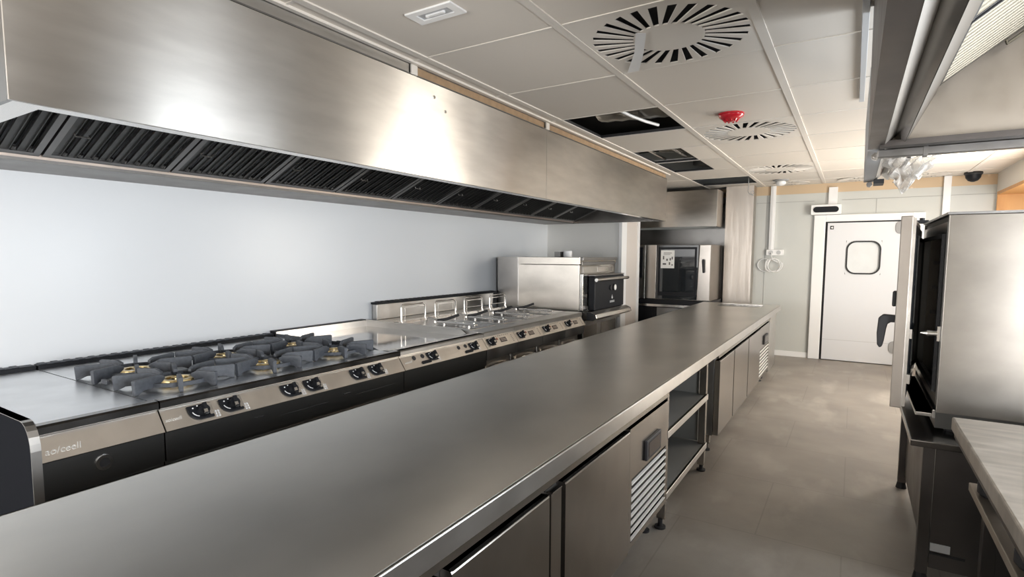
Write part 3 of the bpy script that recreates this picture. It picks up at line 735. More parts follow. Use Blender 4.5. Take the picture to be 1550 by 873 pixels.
# fryer units, four copies of one
def fryer(y0, y1, label, tag_):
    t = thing('fryer_unit', (-1.15, (y0 + y1) / 2, 0), label, 'fryer', 'fryer units of the cooking line')
    g = .0015
    bd = B(); bd.prism([(-1.80, .12), (-.56, .12), (-.56, .66), (-.462, .66), (-.462, .742), (-.53, .835), (-1.80, .835)], 'y', y0 + g, y1 - g); bd.done('body', ST_DARK, t)
    B().box(-1.75, -.6, y0 + .02, y1 - .02, 0, .12).done('plinth', M_BLACKM, t)
    B().prism([(0, 0), (y1 - y0 - 2 * g, 0), (y1 - y0 - 2 * g, .103), (0, .103)], 'z', .0005, .004, PM @ Matrix.Translation((y0 + g, 0, 0))).done('control_panel', ST_PANEL, t)
    B().prism([(-.555, .836), (-.505, .836), (-.492, .843), (-.492, .874), (-.500, .882), (-.555, .886)], 'y', y0 + g, y1 - g).done('front_rim', ST_V, t)
    tp = B(); tp.frame([(-1.80, y0 + g), (-.556, y0 + g), (-.556, y1 - g), (-1.80, y1 - g)], [(-1.60, y0 + .035), (-.66, y0 + .035), (-.66, y1 - .035), (-1.60, y1 - .035)], 'z', .84, .884); tp.done('top', ST_FRYER, t, bev=.003)
    dr = B(); dr.box(-.56, -.536, y0 + .012, y1 - .012, .16, .645); dr = dr.done('door', ST_V, t, bev=.006)
    hn = B().tube([(-.536, y0 + .10, .57), (-.51, y0 + .13, .585), (-.50, (y0 + y1) / 2, .59), (-.51, y1 - .07, .585), (-.536, y1 - .04, .57)], .009, 8).done('door_handle', ST_BRIGHT, dr, smooth=True)
    # lid with its long bar
    lid = B().box(-1.598, -.662, y0 + .037, y1 - .037, .868, .887).done('lid', steel('lid_steel', (.46, .44, .42), .22) if tag_ == 0 else bpy.data.materials['lid_steel'], t, bev=.004)
    ym = y0 + .19
    br = B(); br.box(-1.12, -.70, ym - .022, ym + .022, .898, .915)
    for x in (-1.05, -.78): br.cyl((x, ym, .886), (x, ym, .90), .012, seg=10)
    br.done('lid_bar', ST_BRIGHT, lid, bev=.004)
    st = B()
    for (x, dy) in ((-.92, .10), (-.82, .13), (-1.2, .06)): st.cyl((x, ym + dy, .886), (x, ym + dy, .905), .012, .009, 10)
    st.done('stud', ST_BRIGHT, lid, smooth=True)
    # wire lifter at the back, black grip
    a, c = y0 + .05, y0 + .37; x = -1.42
    w = B(); w.tube([(x + .02, a, .886), (x, a, .92), (x, a, 1.03), (x - .01, a + .02, 1.05), (x - .01, c - .02, 1.05), (x, c, 1.03), (x, c, .92), (x + .02, c, .886)], .0075, 8)
    w.tube([(x - .03, a + .08, .886), (x - .03, a + .08, 1.02), (x - .03, c + .03, 1.02), (x - .03, c + .03, .886)], .004, 6)
    w.tube([(x - .02, a, .95), (x - .02, c, .95)], .004, 6)
    w.done('wire_lifter', ST_BRIGHT, t, smooth=True)
    B().box(-1.5, -1.44, y0 + .04, y1 - .04, .884, .90).done('rear_ledge', ST_BRIGHT, t)
    B().tube([(-1.24, y0 + .33, .896), (-1.18, y0 + .395, .908), (-1.10, y0 + .475, .945)], .013, 10).done('grip', M_BLACKM, t, smooth=True)
    # controls
    knob(t, y0 + .085, w=.092, h=.066, labelplate=False)
    q = B(); M = PM @ Matrix.Translation((y0 + .15, .018, 0))
    B().cyl(M @ Vector((.035, .015, .004)), M @ Vector((.035, .015, .008)), .011, seg=14).done('pilot_lamp', plain('pilot_lamp', (.30, .12, .08), .3) if tag_ == 0 else bpy.data.materials['pilot_lamp'], t)
    B().box(.075, .165, .012, .052, .004, .0065, M).done('display', M_DISPLAY, t)
    dg = B()
    for k in range(4): dg.frame([(.082 + .02 * k, .02), (.096 + .02 * k, .02), (.096 + .02 * k, .044), (.082 + .02 * k, .044)], [(.085 + .02 * k, .023), (.093 + .02 * k, .023), (.093 + .02 * k, .041), (.085 + .02 * k, .041)], 'z', .0065, .0073)
    for v in dg.bm.verts: v.co = M @ v.co
    dg.done('digit', plain('digit', (.5, .42, .36), .4) if tag_ == 0 else bpy.data.materials['digit'], t)
    pm = B(); M0 = PM @ Matrix.Translation((y0, 0, 0))
    for k in range(9): pm.box(.12 + .03 * k, .135 + .03 * k, .006, .010, .004, .005, M0)
    for k in range(5): pm.box(.40, .418, .022 + .014 * k, .027 + .014 * k, .004, .005, M0)
    pm.done('printed_scale', M_DIGIT, t)
    return t
FY = [1.248, 1.715, 2.182, 2.649]
f0 = fryer(FY[0], FY[0] + .465, 'fryer unit next to the griddle, wire lifter at the back', 0)
for k in range(1, 4):
    dup(f0, (0, FY[k] - FY[0], 0), ('', 'second fryer unit counted from the griddle', 'third fryer unit counted from the griddle', 'fryer unit at the charcoal oven end of the line')[k])
tag(B().prism([(-1.79, .72), (-.50, .72), (-.50, .83), (-.56, .884), (-1.79, .884)], 'y', 3.116, 3.128).done('end_cover', ST_V, bev=.002), 'thin steel end cover closing the last fryer, by charcoal oven', 'cover')
t = thing('splashback', (-1.8, 2.4, .89), 'low stainless splashback with black vent cap behind fryers', 'splashback')
B().box(-1.855, -1.795, 1.37, 2.52, .886, 1.03).box(-1.855, -1.795, 2.524, 3.40, .886, 1.03).done('panel', ST_V, t, bev=.003)
v = B(); v.box(-1.862, -1.788, 1.36, 3.41, 1.031, 1.05)
for k in range(30): v.box(-1.85, -1.80, 1.40 + .066 * k, 1.44 + .066 * k, 1.05, 1.057)
v.done('vent_cap', M_BLACK, t)
B().box(-1.862, -1.79, 3.33, 3.41, .9, 1.031).done('end_block', M_BLACKM, t)

# ------------------------------------------------------------------ charcoal oven
t = thing('charcoal_oven', (-1.0, 3.8, 0), 'stainless charcoal oven with black door at the end of cooking line', 'oven')
J0, J1 = 3.25, 4.32
B().box(-1.378, -.595, J0, J1, .875, 1.39).done('body', ST_SIDE, t, bev=.004)
B().prism([(-1.378, 1.393), (-.60, 1.393), (-.585, 1.40), (-.585, 1.475), (-1.378, 1.475)], 'y', J0 - .006, J1 + .004).done('top_box', ST_SIDE, t, bev=.003)
B().box(-.584, -.555, J0 + .02, J1 - .03, 1.440, 1.475).box(-.584, -.575, J0 + .03, J1 - .05, 1.385, 1.425).done('smoke_outlet', ST_DARK, t, bev=.003)
B().box(-.594, -.57, J0 + .06, J1 - .1, 1.295, 1.37).done('fascia', ST_V, t)
B().box(-.57, -.566, J0 + .45, J1 - .16, 1.305, 1.36).done('badge_plate', ST_BRIGHT, t)
B().box(-.594, -.555, J0 + .01, J0 + .14, .88, 1.29).done('side_post', ST_BRIGHT, t, bev=.004)
B().cyl((-.555, J0 + .07, 1.045), (-.535, J0 + .07, 1.045), .022, seg=14).done('door_pivot', ST_DARK, t); B().box(-.556, -.53, J0 + .03, J0 + .11, .90, .93).done('hinge_block', ST_DARK, t)
dr = B().box(-.555, -.47, J0 + .15, J1 + .0, .875, 1.262).done('door', M_BLACK, t, bev=.012)
B().box(-.60, -.47, J0 + .15, J1, 1.264, 1.278).done('door_top', ST_DARK, t, bev=.003)
hb = B(); hb.tube([(-.44, J0 + .12, 1.222), (-.44, J1 + .05, 1.222)], .020, 12)
for y in (J0 + .25, J1 - .1): hb.cyl((-.475, y, 1.222), (-.44, y, 1.222), .012, seg=10)
hb.done('door_handle', ST_BRIGHT, dr, smooth=True)
gg = B(); gg.cyl((-.470, 3.97, 1.115), (-.452, 3.97, 1.115), .042, seg=24); gg.done('thermometer_rim', M_BLACKM, dr)
B().cyl((-.453, 3.97, 1.115), (-.447, 3.97, 1.115), .034, seg=24).done('thermometer_dial', M_PAPER, dr)
B().cyl((-.470, 3.86, 1.115), (-.455, 3.86, 1.115), .03, seg=20).done('air_plug', M_RUBBER, dr)
lg = B(); lg.prism([(3.90, .995), (3.925, .975), (3.95, .995), (3.93, 1.005), (3.925, 1.03), (3.912, 1.01)], 'x', -.4705, -.4685)
for k in range(5): lg.box(-.4705, -.4685, 3.855 + .03 * k, 3.873 + .03 * k, .935, .96)
lg.done('emblem', M_LIGHTGREY, dr)
dw = B(); dw.prism([(-.56, .872), (-.46, .872), (-.40, .845), (-.385, .80), (-.43, .775), (-.56, .775)], 'y', J0 + .02, J1 + .05); dw.done('ash_drawer', ST_BRIGHT, t, bev=.006)
B().prism([(-.50, .868), (-.46, .868), (-.40, .842), (-.388, .80), (-.43, .778), (-.50, .778)], 'y', J0 + .002, J0 + .019).prism([(-.50, .868), (-.46, .868), (-.40, .842), (-.388, .80), (-.43, .778), (-.50, .778)], 'y', J1 + .051, J1 + .066).done('drawer_cap', M_BLACKM, t)
B().box(-1.378, -.52, J0 + .02, J1, .72, .772).done('stand_top', ST_V, t, bev=.004)
B().box(-1.35, -.56, J0 + .04, J1 - .02, .05, .718).done('stand', ST_V, t, bev=.004)
B().box(-.561, -.552, J0 + .05, J0 + .42, .1, .70).box(-.561, -.552, J0 + .55, J1 - .05, .1, .70).done('stand_door', ST_DOOR, t, bev=.003)
for y in (J0 + .1, J1 - .1):
    for x in (-1.28, -.63): B().cyl((x, y, 0), (x, y, .055), .022, seg=10).done('foot', M_RUBBER, t)
B().box(-1.37, -.62, J0 - .10, J0 - .012, .72, .86).done('gap_shade', M_BLACKM, t)  # black block standing in for the shade in the gap beside the oven
st = B(); st.lathe([(.055, 0), (.055, .07), (.05, .075)], (-1.01, 3.8, 1.476), 20); st = st.done('flue_stub', M_WHITE, t, smooth=True)
B().box(-1.15, -1.07, 3.72, 3.86, 1.476, 1.54).done('flue_collar', ST_DARK, t)
tag(B().prism([(-1.80, 3.44), (-1.80, 3.72), (-1.39, 3.72), (-1.39, 3.56)] + [(-1.52 + .13 * math.cos(a * PI / 16) , 3.56 - .12 * math.sin(a * PI / 16)) for a in range(1, 9)], 'z', 0, 1.475).done('flue_casing', steel('flue_steel', (.50, .48, .46), .3), smooth=True), 'rounded stainless flue casing between splashback and charcoal oven', 'flue')

# ------------------------------------------------------------------ combi oven in the recess
t = thing('recess_hood', (-.3, 6.4, 1.93), 'square stainless hood above the glass-door combi oven', 'extractor hood')
B().box(-1.2, .25, 6.15, 6.165, 1.93, 2.465).done('front_panel', ST_HOOD, t, bev=.002)
B().box(.238, .25, 6.165, 6.56, 1.93, 2.465).done('side_panel', ST_COLUMN, t)
B().box(-1.2, .238, 6.165, 6.78, 2.455, 2.465).done('top_panel', ST_DARK, t)
B().box(-1.2, .238, 6.165, 6.20, 1.925, 1.935).box(.2, .238, 6.2, 6.56, 1.925, 1.935).done('lip', ST_DARK, t)
B().prism([(6.2, 1.95), (6.78, 2.3), (6.78, 2.31), (6.2, 1.96)], 'x', -1.2, .236).done('filter_plate', ST_FILTER, t)
tag(B().box(-1.2, .285, 6.76, 6.795, 0, 1.92).done('backing_panel', ST_DARK), 'dark steel backing panel behind the glass-door combi oven', 'panel')
t = thing('oven_stand', (-.3, 6.2, 0), 'black-topped stand carrying the glass-door combi oven', 'stand')
B().box(-.95, .27, 5.80, 6.66, .775, .838).done('stand_top', M_BLACK, t, bev=.004)
B().box(-.95, .27, 5.805, 6.6, .735, .770).done('rail', ST_BRIGHT, t)
B().box(-.93, .25, 5.83, 6.6, .12, .733).done('cabinet', M_BLACK, t)
B().box(-.50, -.12, 5.815, 5.832, .16, .72).done('door', ST_DARK, t); B().box(-.92, -.56, 5.815, 5.832, .16, .72).done('door', M_BLACK, t)
B().cyl((-.05, 5.83, .67), (-.05, 5.82, .67), .012, seg=10).done('indicator', M_WHITE, t)
for x in (-.9, .2):
    for y in (5.88, 6.5): B().cyl((x, y, 0), (x, y, .125), .02, seg=10).done('foot', M_RUBBER, t)
t = thing('combi_oven', (-.3, 6.2, .84), 'stainless combi oven with dark glass door, notice stuck on it', 'oven')
B().box(-.95, .25, 5.87, 6.65, .84, 1.655).done('body', ST_DOOR, t, bev=.004)
B().box(-.95, -.70, 5.83, 5.869, .845, 1.655).done('control_panel', ST_V, t, bev=.004)
B().box(-.90, -.735, 5.822, 5.831, 1.16, 1.62).done('touch_screen', M_BLACK, t)
dr = B(); dr.box(-.69, -.53, 5.825, 5.868, .85, 1.655); dr.prism([(.075, .85), (.25, .85), (.25, 1.65), (.10, 1.65)], 'y', 5.825, 5.868); dr.box(-.53, .12, 5.845, 5.868, .85, .90)
dr = dr.done('door', ST_DOOR, t, bev=.004)
B().box(-.528, .085, 5.828, 5.846, .852, 1.652).done('door_glass', M_GLASSB, dr, bev=.003)
B().frame([(-.50, .90), (.06, .90), (.06, 1.62), (-.50, 1.62)], [(-.47, .96), (.03, .96), (.03, 1.59), (-.47, 1.59)], 'y', 5.8265, 5.8285).done('glass_border', M_BLACK, dr)
B().prism([(.14, 1.42), (.155, 1.25), (.18, 1.25), (.175, 1.44), (.15, 1.45)], 'y', 5.78, 5.826).done('door_handle', M_BLACKM, dr, bev=.006)
nt_ = tag(B().box(-.46, -.26, 5.8225, 5.8255, 1.31, 1.575).done('paper_notice', M_PAPER), 'white paper notice with small drawings taped on oven glass', 'notice')
for (x, z, w_, h_) in ((-.42, 1.53, .12, .008), (-.42, 1.51, .10, .006), (-.43, 1.44, .02, .05), (-.38, 1.42, .025, .03), (-.33, 1.425, .02, .035), (-.30, 1.44, .018, .04), (-.43, 1.36, .05, .025), (-.34, 1.36, .02, .04), (-.30, 1.35, .018, .02)):
    B().box(x, x + w_, 5.8215, 5.8226, z, z + h_).done('drawing', M_INK, nt_)

# ------------------------------------------------------------------ island counter
W0, W1, WY0, WY1, WZ = .232, 1.208, -3.3, 5.56, .86
t = thing('island_worktop', (.72, 1.1, .795), 'long stainless steel island worktop with folded edge', 'worktop')
top = B()
s0, s1, sy0, sy1 = .50, 1.02, 5.03, 5.44
for (x0, x1, yy0, yy1) in ((W0 + .012, W1 - .012, WY0 + .012, sy0), (W0 + .012, W1 - .012, sy1, WY1 - .012), (W0 + .012, s0, sy0, sy1), (s1, W1 - .012, sy0, sy1)): top.box(x0, x1, yy0, yy1, WZ - .012, WZ)
bmesh.ops.remove_doubles(top.bm, verts=top.bm.verts, dist=1e-5)
top.done('top_sheet', ST_TOP, t)
ed = B(); ed.box(W1 - .012, W1, WY0, WY1, WZ - .064, WZ); ed.box(W0, W0 + .012, WY0, WY1, WZ - .064, WZ); ed.box(W0 + .012, W1 - .012, WY1 - .012, WY1, WZ - .064, WZ); ed.box(W0 + .012, W1 - .012, WY0, WY0 + .012, WZ - .064, WZ)
ed.done('folded_edge', ST_V, t, bev=.004)
sk = B(); sk.frame([(s0, sy0), (s1, sy0), (s1, sy1), (s0, sy1)], [(s0 + .006, sy0 + .006), (s1 - .006, sy0 + .006), (s1 - .006, sy1 - .006), (s0 + .006, sy1 - .006)], 'z', WZ - .18, WZ - .001); sk.box(s0, s1, sy0, sy1, WZ - .186, WZ - .18)
sk.done('sink_bowl', ST_BRIGHT, t)
def fridge(y0, y1, label, doors, comp, grp='refrigerated counters under the island worktop', top=.795):
    t = thing('undercounter_fridge', (.72, (y0 + y1) / 2, 0), label, 'refrigerator', grp)
    B().box(.27, 1.14, y0, y1, .15, .765).done('cabinet', ST_DARK, t, bev=.003)
    B().box(1.06, 1.172, y0, y1, .742, top).done('fascia', ST_DOOR, t, bev=.002)
    B().box(.30, 1.05, y0 + .01, y1 - .01, .766, top).done('top_rail', ST_DARK, t)
    for (a, c, kind) in doors:
        if kind == 'door':
            pr = [(1.142, .155), (1.180, .155), (1.180, .716), (1.176, .722), (1.142, .722)]
            d_ = B().prism(pr, 'y', a + .009, c - .009).done('door', ST_DOOR, t)
            B().box(1.168, 1.181, a + .012, c - .012, .7225, .7245).done('door_handle', ST_BRIGHT, d_)
        else:
            B().box(1.142, 1.176, a + .004, c - .004, .155, .716).done('pilaster', ST_DOOR, t, bev=.002)
            B().box(1.15, 1.178, a + .006, c - .006, .7165, .7205).done('pilaster_edge', ST_BRIGHT, t)
    a, c = comp
    B().box(1.142, 1.172, a, c, .155, .182).box(1.142, 1.172, a, c, .485, .724).box(1.142, 1.172, a, a + .03, .182, .485).box(1.142, 1.172, c - .03, c, .182, .485).done('compressor_panel', ST_DOOR, t)
    B().box(1.1405, 1.147, a + .03, c - .03, .182, .485).done('grille_back', M_BLACKM, t)
    for k in range(8):
        z = .185 + .038 * k
        B().prism([(1.160, z + .008), (1.168, z + .002), (1.173, z + .002), (1.173, z + .011), (1.164, z + .013)], 'y', a + .035, c - .02).done('louvre', M_LOUVRE, t)
    w = c - a
    dp = B().box(1.172, 1.187, a + .34 * w, a + .72 * w, .515, .615).done('thermostat', M_BLACKM, t, bev=.004)
    B().box(1.1865, 1.189, a + .38 * w, a + .68 * w, .53, .60).done('thermostat_display', M_DISPLAY, dp)
    for y in (y0 + .1, y1 - .08):
        for x in (1.08, .36):
            lg_ = B().box(x - .025, x + .025, y - .025, y + .025, .06, .15).done('leg', ST_DOOR, t)
            B().cyl((x, y, .0), (x, y, .012), .028, seg=14).cyl((x, y, .012), (x, y, .06), .012, seg=10).done('foot', M_RUBBER, lg_, smooth=True)
    return t
fridge(-3.25, .597, 'refrigerated counter with louvred panel next to the open shelves', [(-2.63, -1.99, 'door'), (-1.95, -1.32, 'door'), (-1.305, -.775, 'door'), (-.765, -.685, 'pil'), (-.675, -.015, 'door')], (.0, .59))
t = thing('open_shelf_unit', (.72, 1.09, 0), 'open two-shelf stainless unit between the two refrigerated counters', 'shelf unit')
for z in (.17, .515):
    sf = B().box(.30, 1.158, .602, 1.575, z, z + .028).done('shelf', M_INNER, t)
    B().box(1.159, 1.172, .602, 1.575, z - .008, z + .032).done('shelf_edge', ST_V, sf, bev=.002)
B().box(.30, .32, .602, 1.575, .205, .79).done('back_panel', M_INNER, t)
for y in (.602, 1.56):
    for x in (.33, 1.12):
        lg_ = B().box(x, x + .045, y - (0 if y < 1 else .03), y + (.03 if y < 1 else .015), .05, .795).done('leg', ST_DOOR, t)
        B().cyl((x + .022, y + .0, .0), (x + .022, y + .0, .012), .03, seg=14).cyl((x + .022, y, .012), (x + .022, y, .05), .013, seg=10).done('foot', M_RUBBER, lg_, smooth=True)
B().box(.33, 1.11, 1.565, 1.577, .205, .79).done('side_panel', M_INNER, t)
fridge(1.90, 4.85, 'refrigerated counter with louvred panel by the sink end', [(1.90, 2.48, 'door'), (2.49, 3.22, 'door'), (3.23, 3.98, 'door')], (4.02, 4.78))
t = thing('sink_cabinet', (.72, 5.18, 0), 'plain steel end cabinet under the sink end of the island', 'cabinet')
B().box(.27, 1.15, 4.87, 4.89, .1, .79).box(.27, 1.15, 5.46, 5.48, .1, .79).box(.27, .29, 4.89, 5.46, .1, .79).box(.29, 1.13, 4.89, 5.46, .1, .12).done('carcass', ST_V, t)
B().box(1.13, 1.165, 4.875, 5.47, .10, .79).done('front_panel', ST_V, t, bev=.003)
for y in (4.93, 5.42):
    for x in (.36, 1.08): B().cyl((x, y, 0), (x, y, .1), .018, seg=10).done('foot', M_RUBBER, t)

# ------------------------------------------------------------------ hood over the hot-line on the other side
t = thing('extractor_hood', (2.6, -1.2, 1.93), 'stainless extractor hood above the work table, clean slatted filter', 'extractor hood')
R0, R1 = -3.0, .50
B().prism([(2.002, CZ - .002), (2.014, CZ - .002), (2.022, 1.961), (2.066, 1.961), (2.066, 1.95), (2.010, 1.95)], 'y', R0, R1 + .012).done('front_panel', ST_STAND, t)
B().prism([(2.066, 1.949), (2.098, 1.985), (2.098, 1.994), (2.066, 1.962)], 'y', R0, R1).done('lip', M_LIP, t)
B().prism([(2.0985, 1.985), (2.132, 1.953), (2.138, 1.97), (2.0985, 1.997)], 'y', R0, R1 - .03).done('condensate_channel', ST_RIM, t)
B().prism([(2.135, 1.955), (2.225, 2.14), (2.220, 2.15), (2.128, 1.962)], 'y', R0, R1 - .03).done('inner_slope', M_SLOPE, t)
B().box(2.08, 3.40, R1 - .025, R1 - .012, 1.955, CZ - .002).done('end_panel', M_PALE, t)
B().box(2.08, 3.40, R1 - .012, R1 + .012, 1.945, CZ - .002).done('outer_end_panel', ST_DOOR, t)
B().box(2.05, 3.40, R1 - .09, R1 - .026, 1.942, 1.965).done('end_channel', ST_STAND, t)
B().box(2.045, 3.40, R1 - .012, R1 + .03, 1.91, 1.944).done('end_rail', ST_DARK, t, bev=.004)
B().box(3.385, 3.40, R0, R1 - .03, 1.95, CZ - .002).done('back_panel', M_PALE, t)
B().box(2.60, 2.615, R1 - .015, R1 + .034, 1.905, 1.95).box(2.20, 2.215, R1 - .015, R1 + .034, 1.905, 1.95).done('rail_clip', ST_DARK, t)
nb = B(); nb.cyl((2.04, R1 + .045, 1.926), (2.04, R1 + .07, 1.926), .016, seg=6).cyl((2.04, R1 + .033, 1.926), (2.04, R1 + .08, 1.926), .009, seg=10); nb.done('bolt', ST_BRIGHT, t)
def slat_filter(y0, y1, label):
    A = Vector((2.222, 0, 2.150)); C = Vector((2.72, 0, 2.515)); L = (C - A).length; sd = (C - A).normalized(); nd = Vector((sd.z, 0, -sd.x))
    M = Matrix(((sd.x, 0, nd.x, A.x), (0, 1, 0, 0), (sd.z, 0, nd.z, A.z), (0, 0, 0, 1)))
    t = thing('baffle_filter', (2.222, (y0 + y1) / 2, 2.15), label, 'grease filter', 'slatted filters of the table hood')
    f = B(); f.box(0, .012, y0, y1, -.06, .004, M); f.box(L - .012, L, y0, y1, -.06, .004, M); f.box(.012, L - .012, y0, y0 + .012, -.02, .002, M); f.box(.012, L - .012, y1 - .012, y1, -.02, .002, M)
    f.done('filter_frame', M_BLACKM, t)
    s_ = B(); n = 14; p = (y1 - y0 - .024) / n
    for k in range(n): s_.prism([(y0 + .012 + p * k, -.012), (y0 + .012 + p * (k + .15), .004), (y0 + .012 + p * (k + .62), .004), (y0 + .012 + p * (k + .78), -.012)], 'x', .012, L - .012, M)
    s_.done('slats', M_FILT2, t)
    B().box(.012, L - .012, y0 + .012, y1 - .012, -.075, -.07, M).done('rear_baffle', M_BLACKM, t)
    h = B(); h.tube([M @ Vector((.24, y1 + .004, .0)), M @ Vector((.24, y1 + .035, .012)), M @ Vector((.40, y1 + .035, .012)), M @ Vector((.40, y1 + .004, .0))], .006, 8); h.done('handle', M_FILT2, t, smooth=True)
slat_filter(-.26, .40, 'clean pale slatted filter at the open end of the table hood')
slat_filter(-.95, -.29, 'second pale slatted filter further along in the table hood')
# fascia rail continuing past the end
t = thing('fascia_rail', (2.06, 1.1, 1.95), 'steel fascia rail running on from table hood toward the far wall', 'rail')
B().prism([(2.004, 2.3), (2.016, 2.3), (2.022, 1.961), (2.066, 1.961), (2.066, 1.95), (2.010, 1.95)], 'y', .545, 1.74).done('fascia', M_LIGHTGREY, t)  # pale grey stands in for the bright floor reflected in the steel
B().prism([(2.0665, 1.949), (2.098, 1.985), (2.098, 1.994), (2.0665, 1.962)], 'y', .545, 1.72).done('lip', M_LIP, t)
B().prism([(2.0985, 1.985), (2.132, 1.953), (2.138, 1.97), (2.0985, 1.997)], 'y', .545, 1.72).done('channel', ST_V, t)
B().box(2.06, 2.11, 1.60, 1.735, 1.925, 1.95).box(2.062, 2.075, 1.58, 1.62, 1.95, 1.985).done('end_clamp', M_BLACKM, t)
B().cyl((2.04, 1.70, 1.935), (2.04, 1.76, 1.935), .016, seg=6).done('bolt', ST_DARK, t)
# crumpled plastic sheet hanging from the rail
n1, n2 = 34, 30; b = B(); rnd = random.Random(3); ph = [rnd.uniform(0, 6.28) for _ in range(12)]
G = []
for i in range(n1):
    u = i / (n1 - 1); row = []
    for j in range(n2):
        v = j / (n2 - 1)
        xa, xb = 2.065 + .05 * v, 2.285 - .08 * v
        x = xa + (xb - xa) * u
        z = 1.938 - v * (.145 + .02 * math.sin(5 * u) - .06 * abs(u - .5))
        y = .69 + .05 * math.sin(9 * u + ph[0] + 3 * v) * (.4 + v) + .025 * math.sin(23 * u + ph[1] - 6 * v) + .012 * math.sin(41 * u + 19 * v + ph[2]) + .02 * math.sin(13 * v + 7 * u + ph[3])
        row.append(b.bm.verts.new((x + .008 * math.sin(17 * v + 11 * u), y, z + .008 * math.sin(21 * u + 5 * v))))
    G.append(row)
for i in range(n1 - 1):
    for j in range(n2 - 1): b.bm.faces.new((G[i][j], G[i + 1][j], G[i + 1][j + 1], G[i][j + 1]))
o = b.done('plastic_sheet', M_FILM, smooth=False)
md = o.modifiers.new('thick', 'SOLIDIFY'); md.thickness = .0015
tag(o, 'crumpled clear plastic sheet hanging from the table hood rail', 'plastic sheet')
tag(B().tube([(2.155, 1.55, 1.965), (2.165, 1.3, 1.94), (2.17, 1.05, 1.945), (2.18, .85, 1.965), (2.18, .70, 1.99)], .009, 8).done('loose_cable', M_BLACKM, smooth=True), 'black cable between plastic sheet and end of fascia rail', 'cable')
tag(B().box(1.962, 1.990, -.4, 2.08, CZ - .022, CZ - .008).done('edge_profile', M_LIGHTGREY, bev=.002), 'pale edging profile on the ceiling along the table hood', 'profile')

# ------------------------------------------------------------------ oven with its door ajar, on a stand
t = thing('oven_stand', (2.7, 1.42, 0), 'dark steel stand under the oven with the door ajar', 'stand')
B().box(2.243, 3.25, .735, 2.0, .635, .665).done('stand_top', ST_RIM, t, bev=.004)
for (x, y) in ((2.292, .745), (2.292, 1.94), (3.18, .745), (3.18, 1.94)):
    lg_ = B().box(x, x + .045, y, y + .045, .04, .635).done('leg', ST_STAND, t, bev=.002)
    B().cyl((x + .022, y + .022, 0), (x + .022, y + .022, .04), .03, .022, 14).done('foot', M_RUBBER, lg_)
B().box(2.34, 3.2, .758, .768, .07, .633).done('side_panel', ST_STAND, t)
B().box(2.325, 2.335, .80, 1.94, .10, .633).done('front_panel', ST_STAND, t)
B().box(2.36, 3.17, .79, 1.935, .16, .19).done('shelf', ST_STAND, t)
B().box(2.342, 2.415, .751, .7575, .155, .19).done('rating_plate', M_LIGHTGREY, t)
B().box(2.342, 2.47, .752, .7575, .138, .146).done('seam_line', M_BLACKM, t)
t = thing('combi_oven', (2.75, 1.42, .63), 'stainless oven by the work table with its door ajar', 'oven')
O0, O1, OZ0, OZ1, OX = .90, 1.95, .765, 1.69, 2.345
sh = B(); sh.box(OX, 3.22, O0, O0 + .02, OZ0, OZ1); sh.done('side_panel', ST_OVEN, t, bev=.003)
B().box(OX, 3.22, O1 - .02, O1, OZ0, OZ1).done('side_panel', ST_OVEN, t, bev=.003)
B().box(OX - .006, 3.225, O0 - .004, O1 + .004, OZ1 + .001, OZ1 + .012).done('top_cover', ST_DARK, t)
B().box(3.19, 3.22, O0 + .02, O1 - .02, OZ0, OZ1).box(OX + .01, 3.19, O0 + .02, O1 - .02, OZ0, OZ0 + .03).box(OX + .01, 3.19, O0 + .02, O1 - .02, OZ1 - .03, OZ1).done('cavity', M_BLACKM, t)
B().frame([(O0 + .021, OZ0 + .031), (O1 - .021, OZ0 + .031), (O1 - .021, OZ1 - .031), (O0 + .021, OZ1 - .031)], [(O0 + .07, OZ0 + .08), (O1 - .07, OZ0 + .08), (O1 - .07, OZ1 - .08), (O0 + .07, OZ1 - .08)], 'x', OX - .002, OX + .03).done('face_frame', M_BODY, t)
B().frame([(O0 + .075, OZ0 + .085), (O1 - .075, OZ0 + .085), (O1 - .075, OZ1 - .085), (O0 + .075, OZ1 - .085)], [(O0 + .095, OZ0 + .105), (O1 - .095, OZ0 + .105), (O1 - .095, OZ1 - .105), (O0 + .095, OZ1 - .105)], 'x', OX - .014, OX - .002).done('door_seal', M_RUBBER, t)
for z in (1.0, 1.15, 1.30, 1.45):
    B().box(OX + .05, 3.15, O1 - .06, O1 - .045, z, z + .02).box(OX + .05, 3.15, O0 + .045, O0 + .06, z, z + .02).done('tray_rail', ST_DARK, t)
ct = B(); ct.box(OX - .012, OX, O0 + .03, O0 + .055, 1.10, 1.17); ct.cyl((OX - .05, O0 + .042, 1.135), (OX - .012, O0 + .042, 1.135), .014, seg=12); ct.cyl((OX - .075, O0 + .042, 1.135), (OX - .05, O0 + .042, 1.135), .004, .013, 12); ct.done('door_catch', ST_BRIGHT, t)
B().box(OX, 3.2, O0 + .01, O1 - .01, .69, .764).done('base', M_BODY, t)
B().box(OX - .075, OX, O0 + .03, O1 - .05, .735, .752).box(OX - .012, OX, O0 + .006, O0 + .02, .735, .775).done('drip_tray', ST_V, t, bev=.003)
for (x, y) in ((2.42, 1.0), (2.42, 1.85), (3.12, 1.0), (3.12, 1.85)): B().cyl((x, y, .6655), (x, y, .692), .03, seg=14).done('foot', M_RUBBER, t)
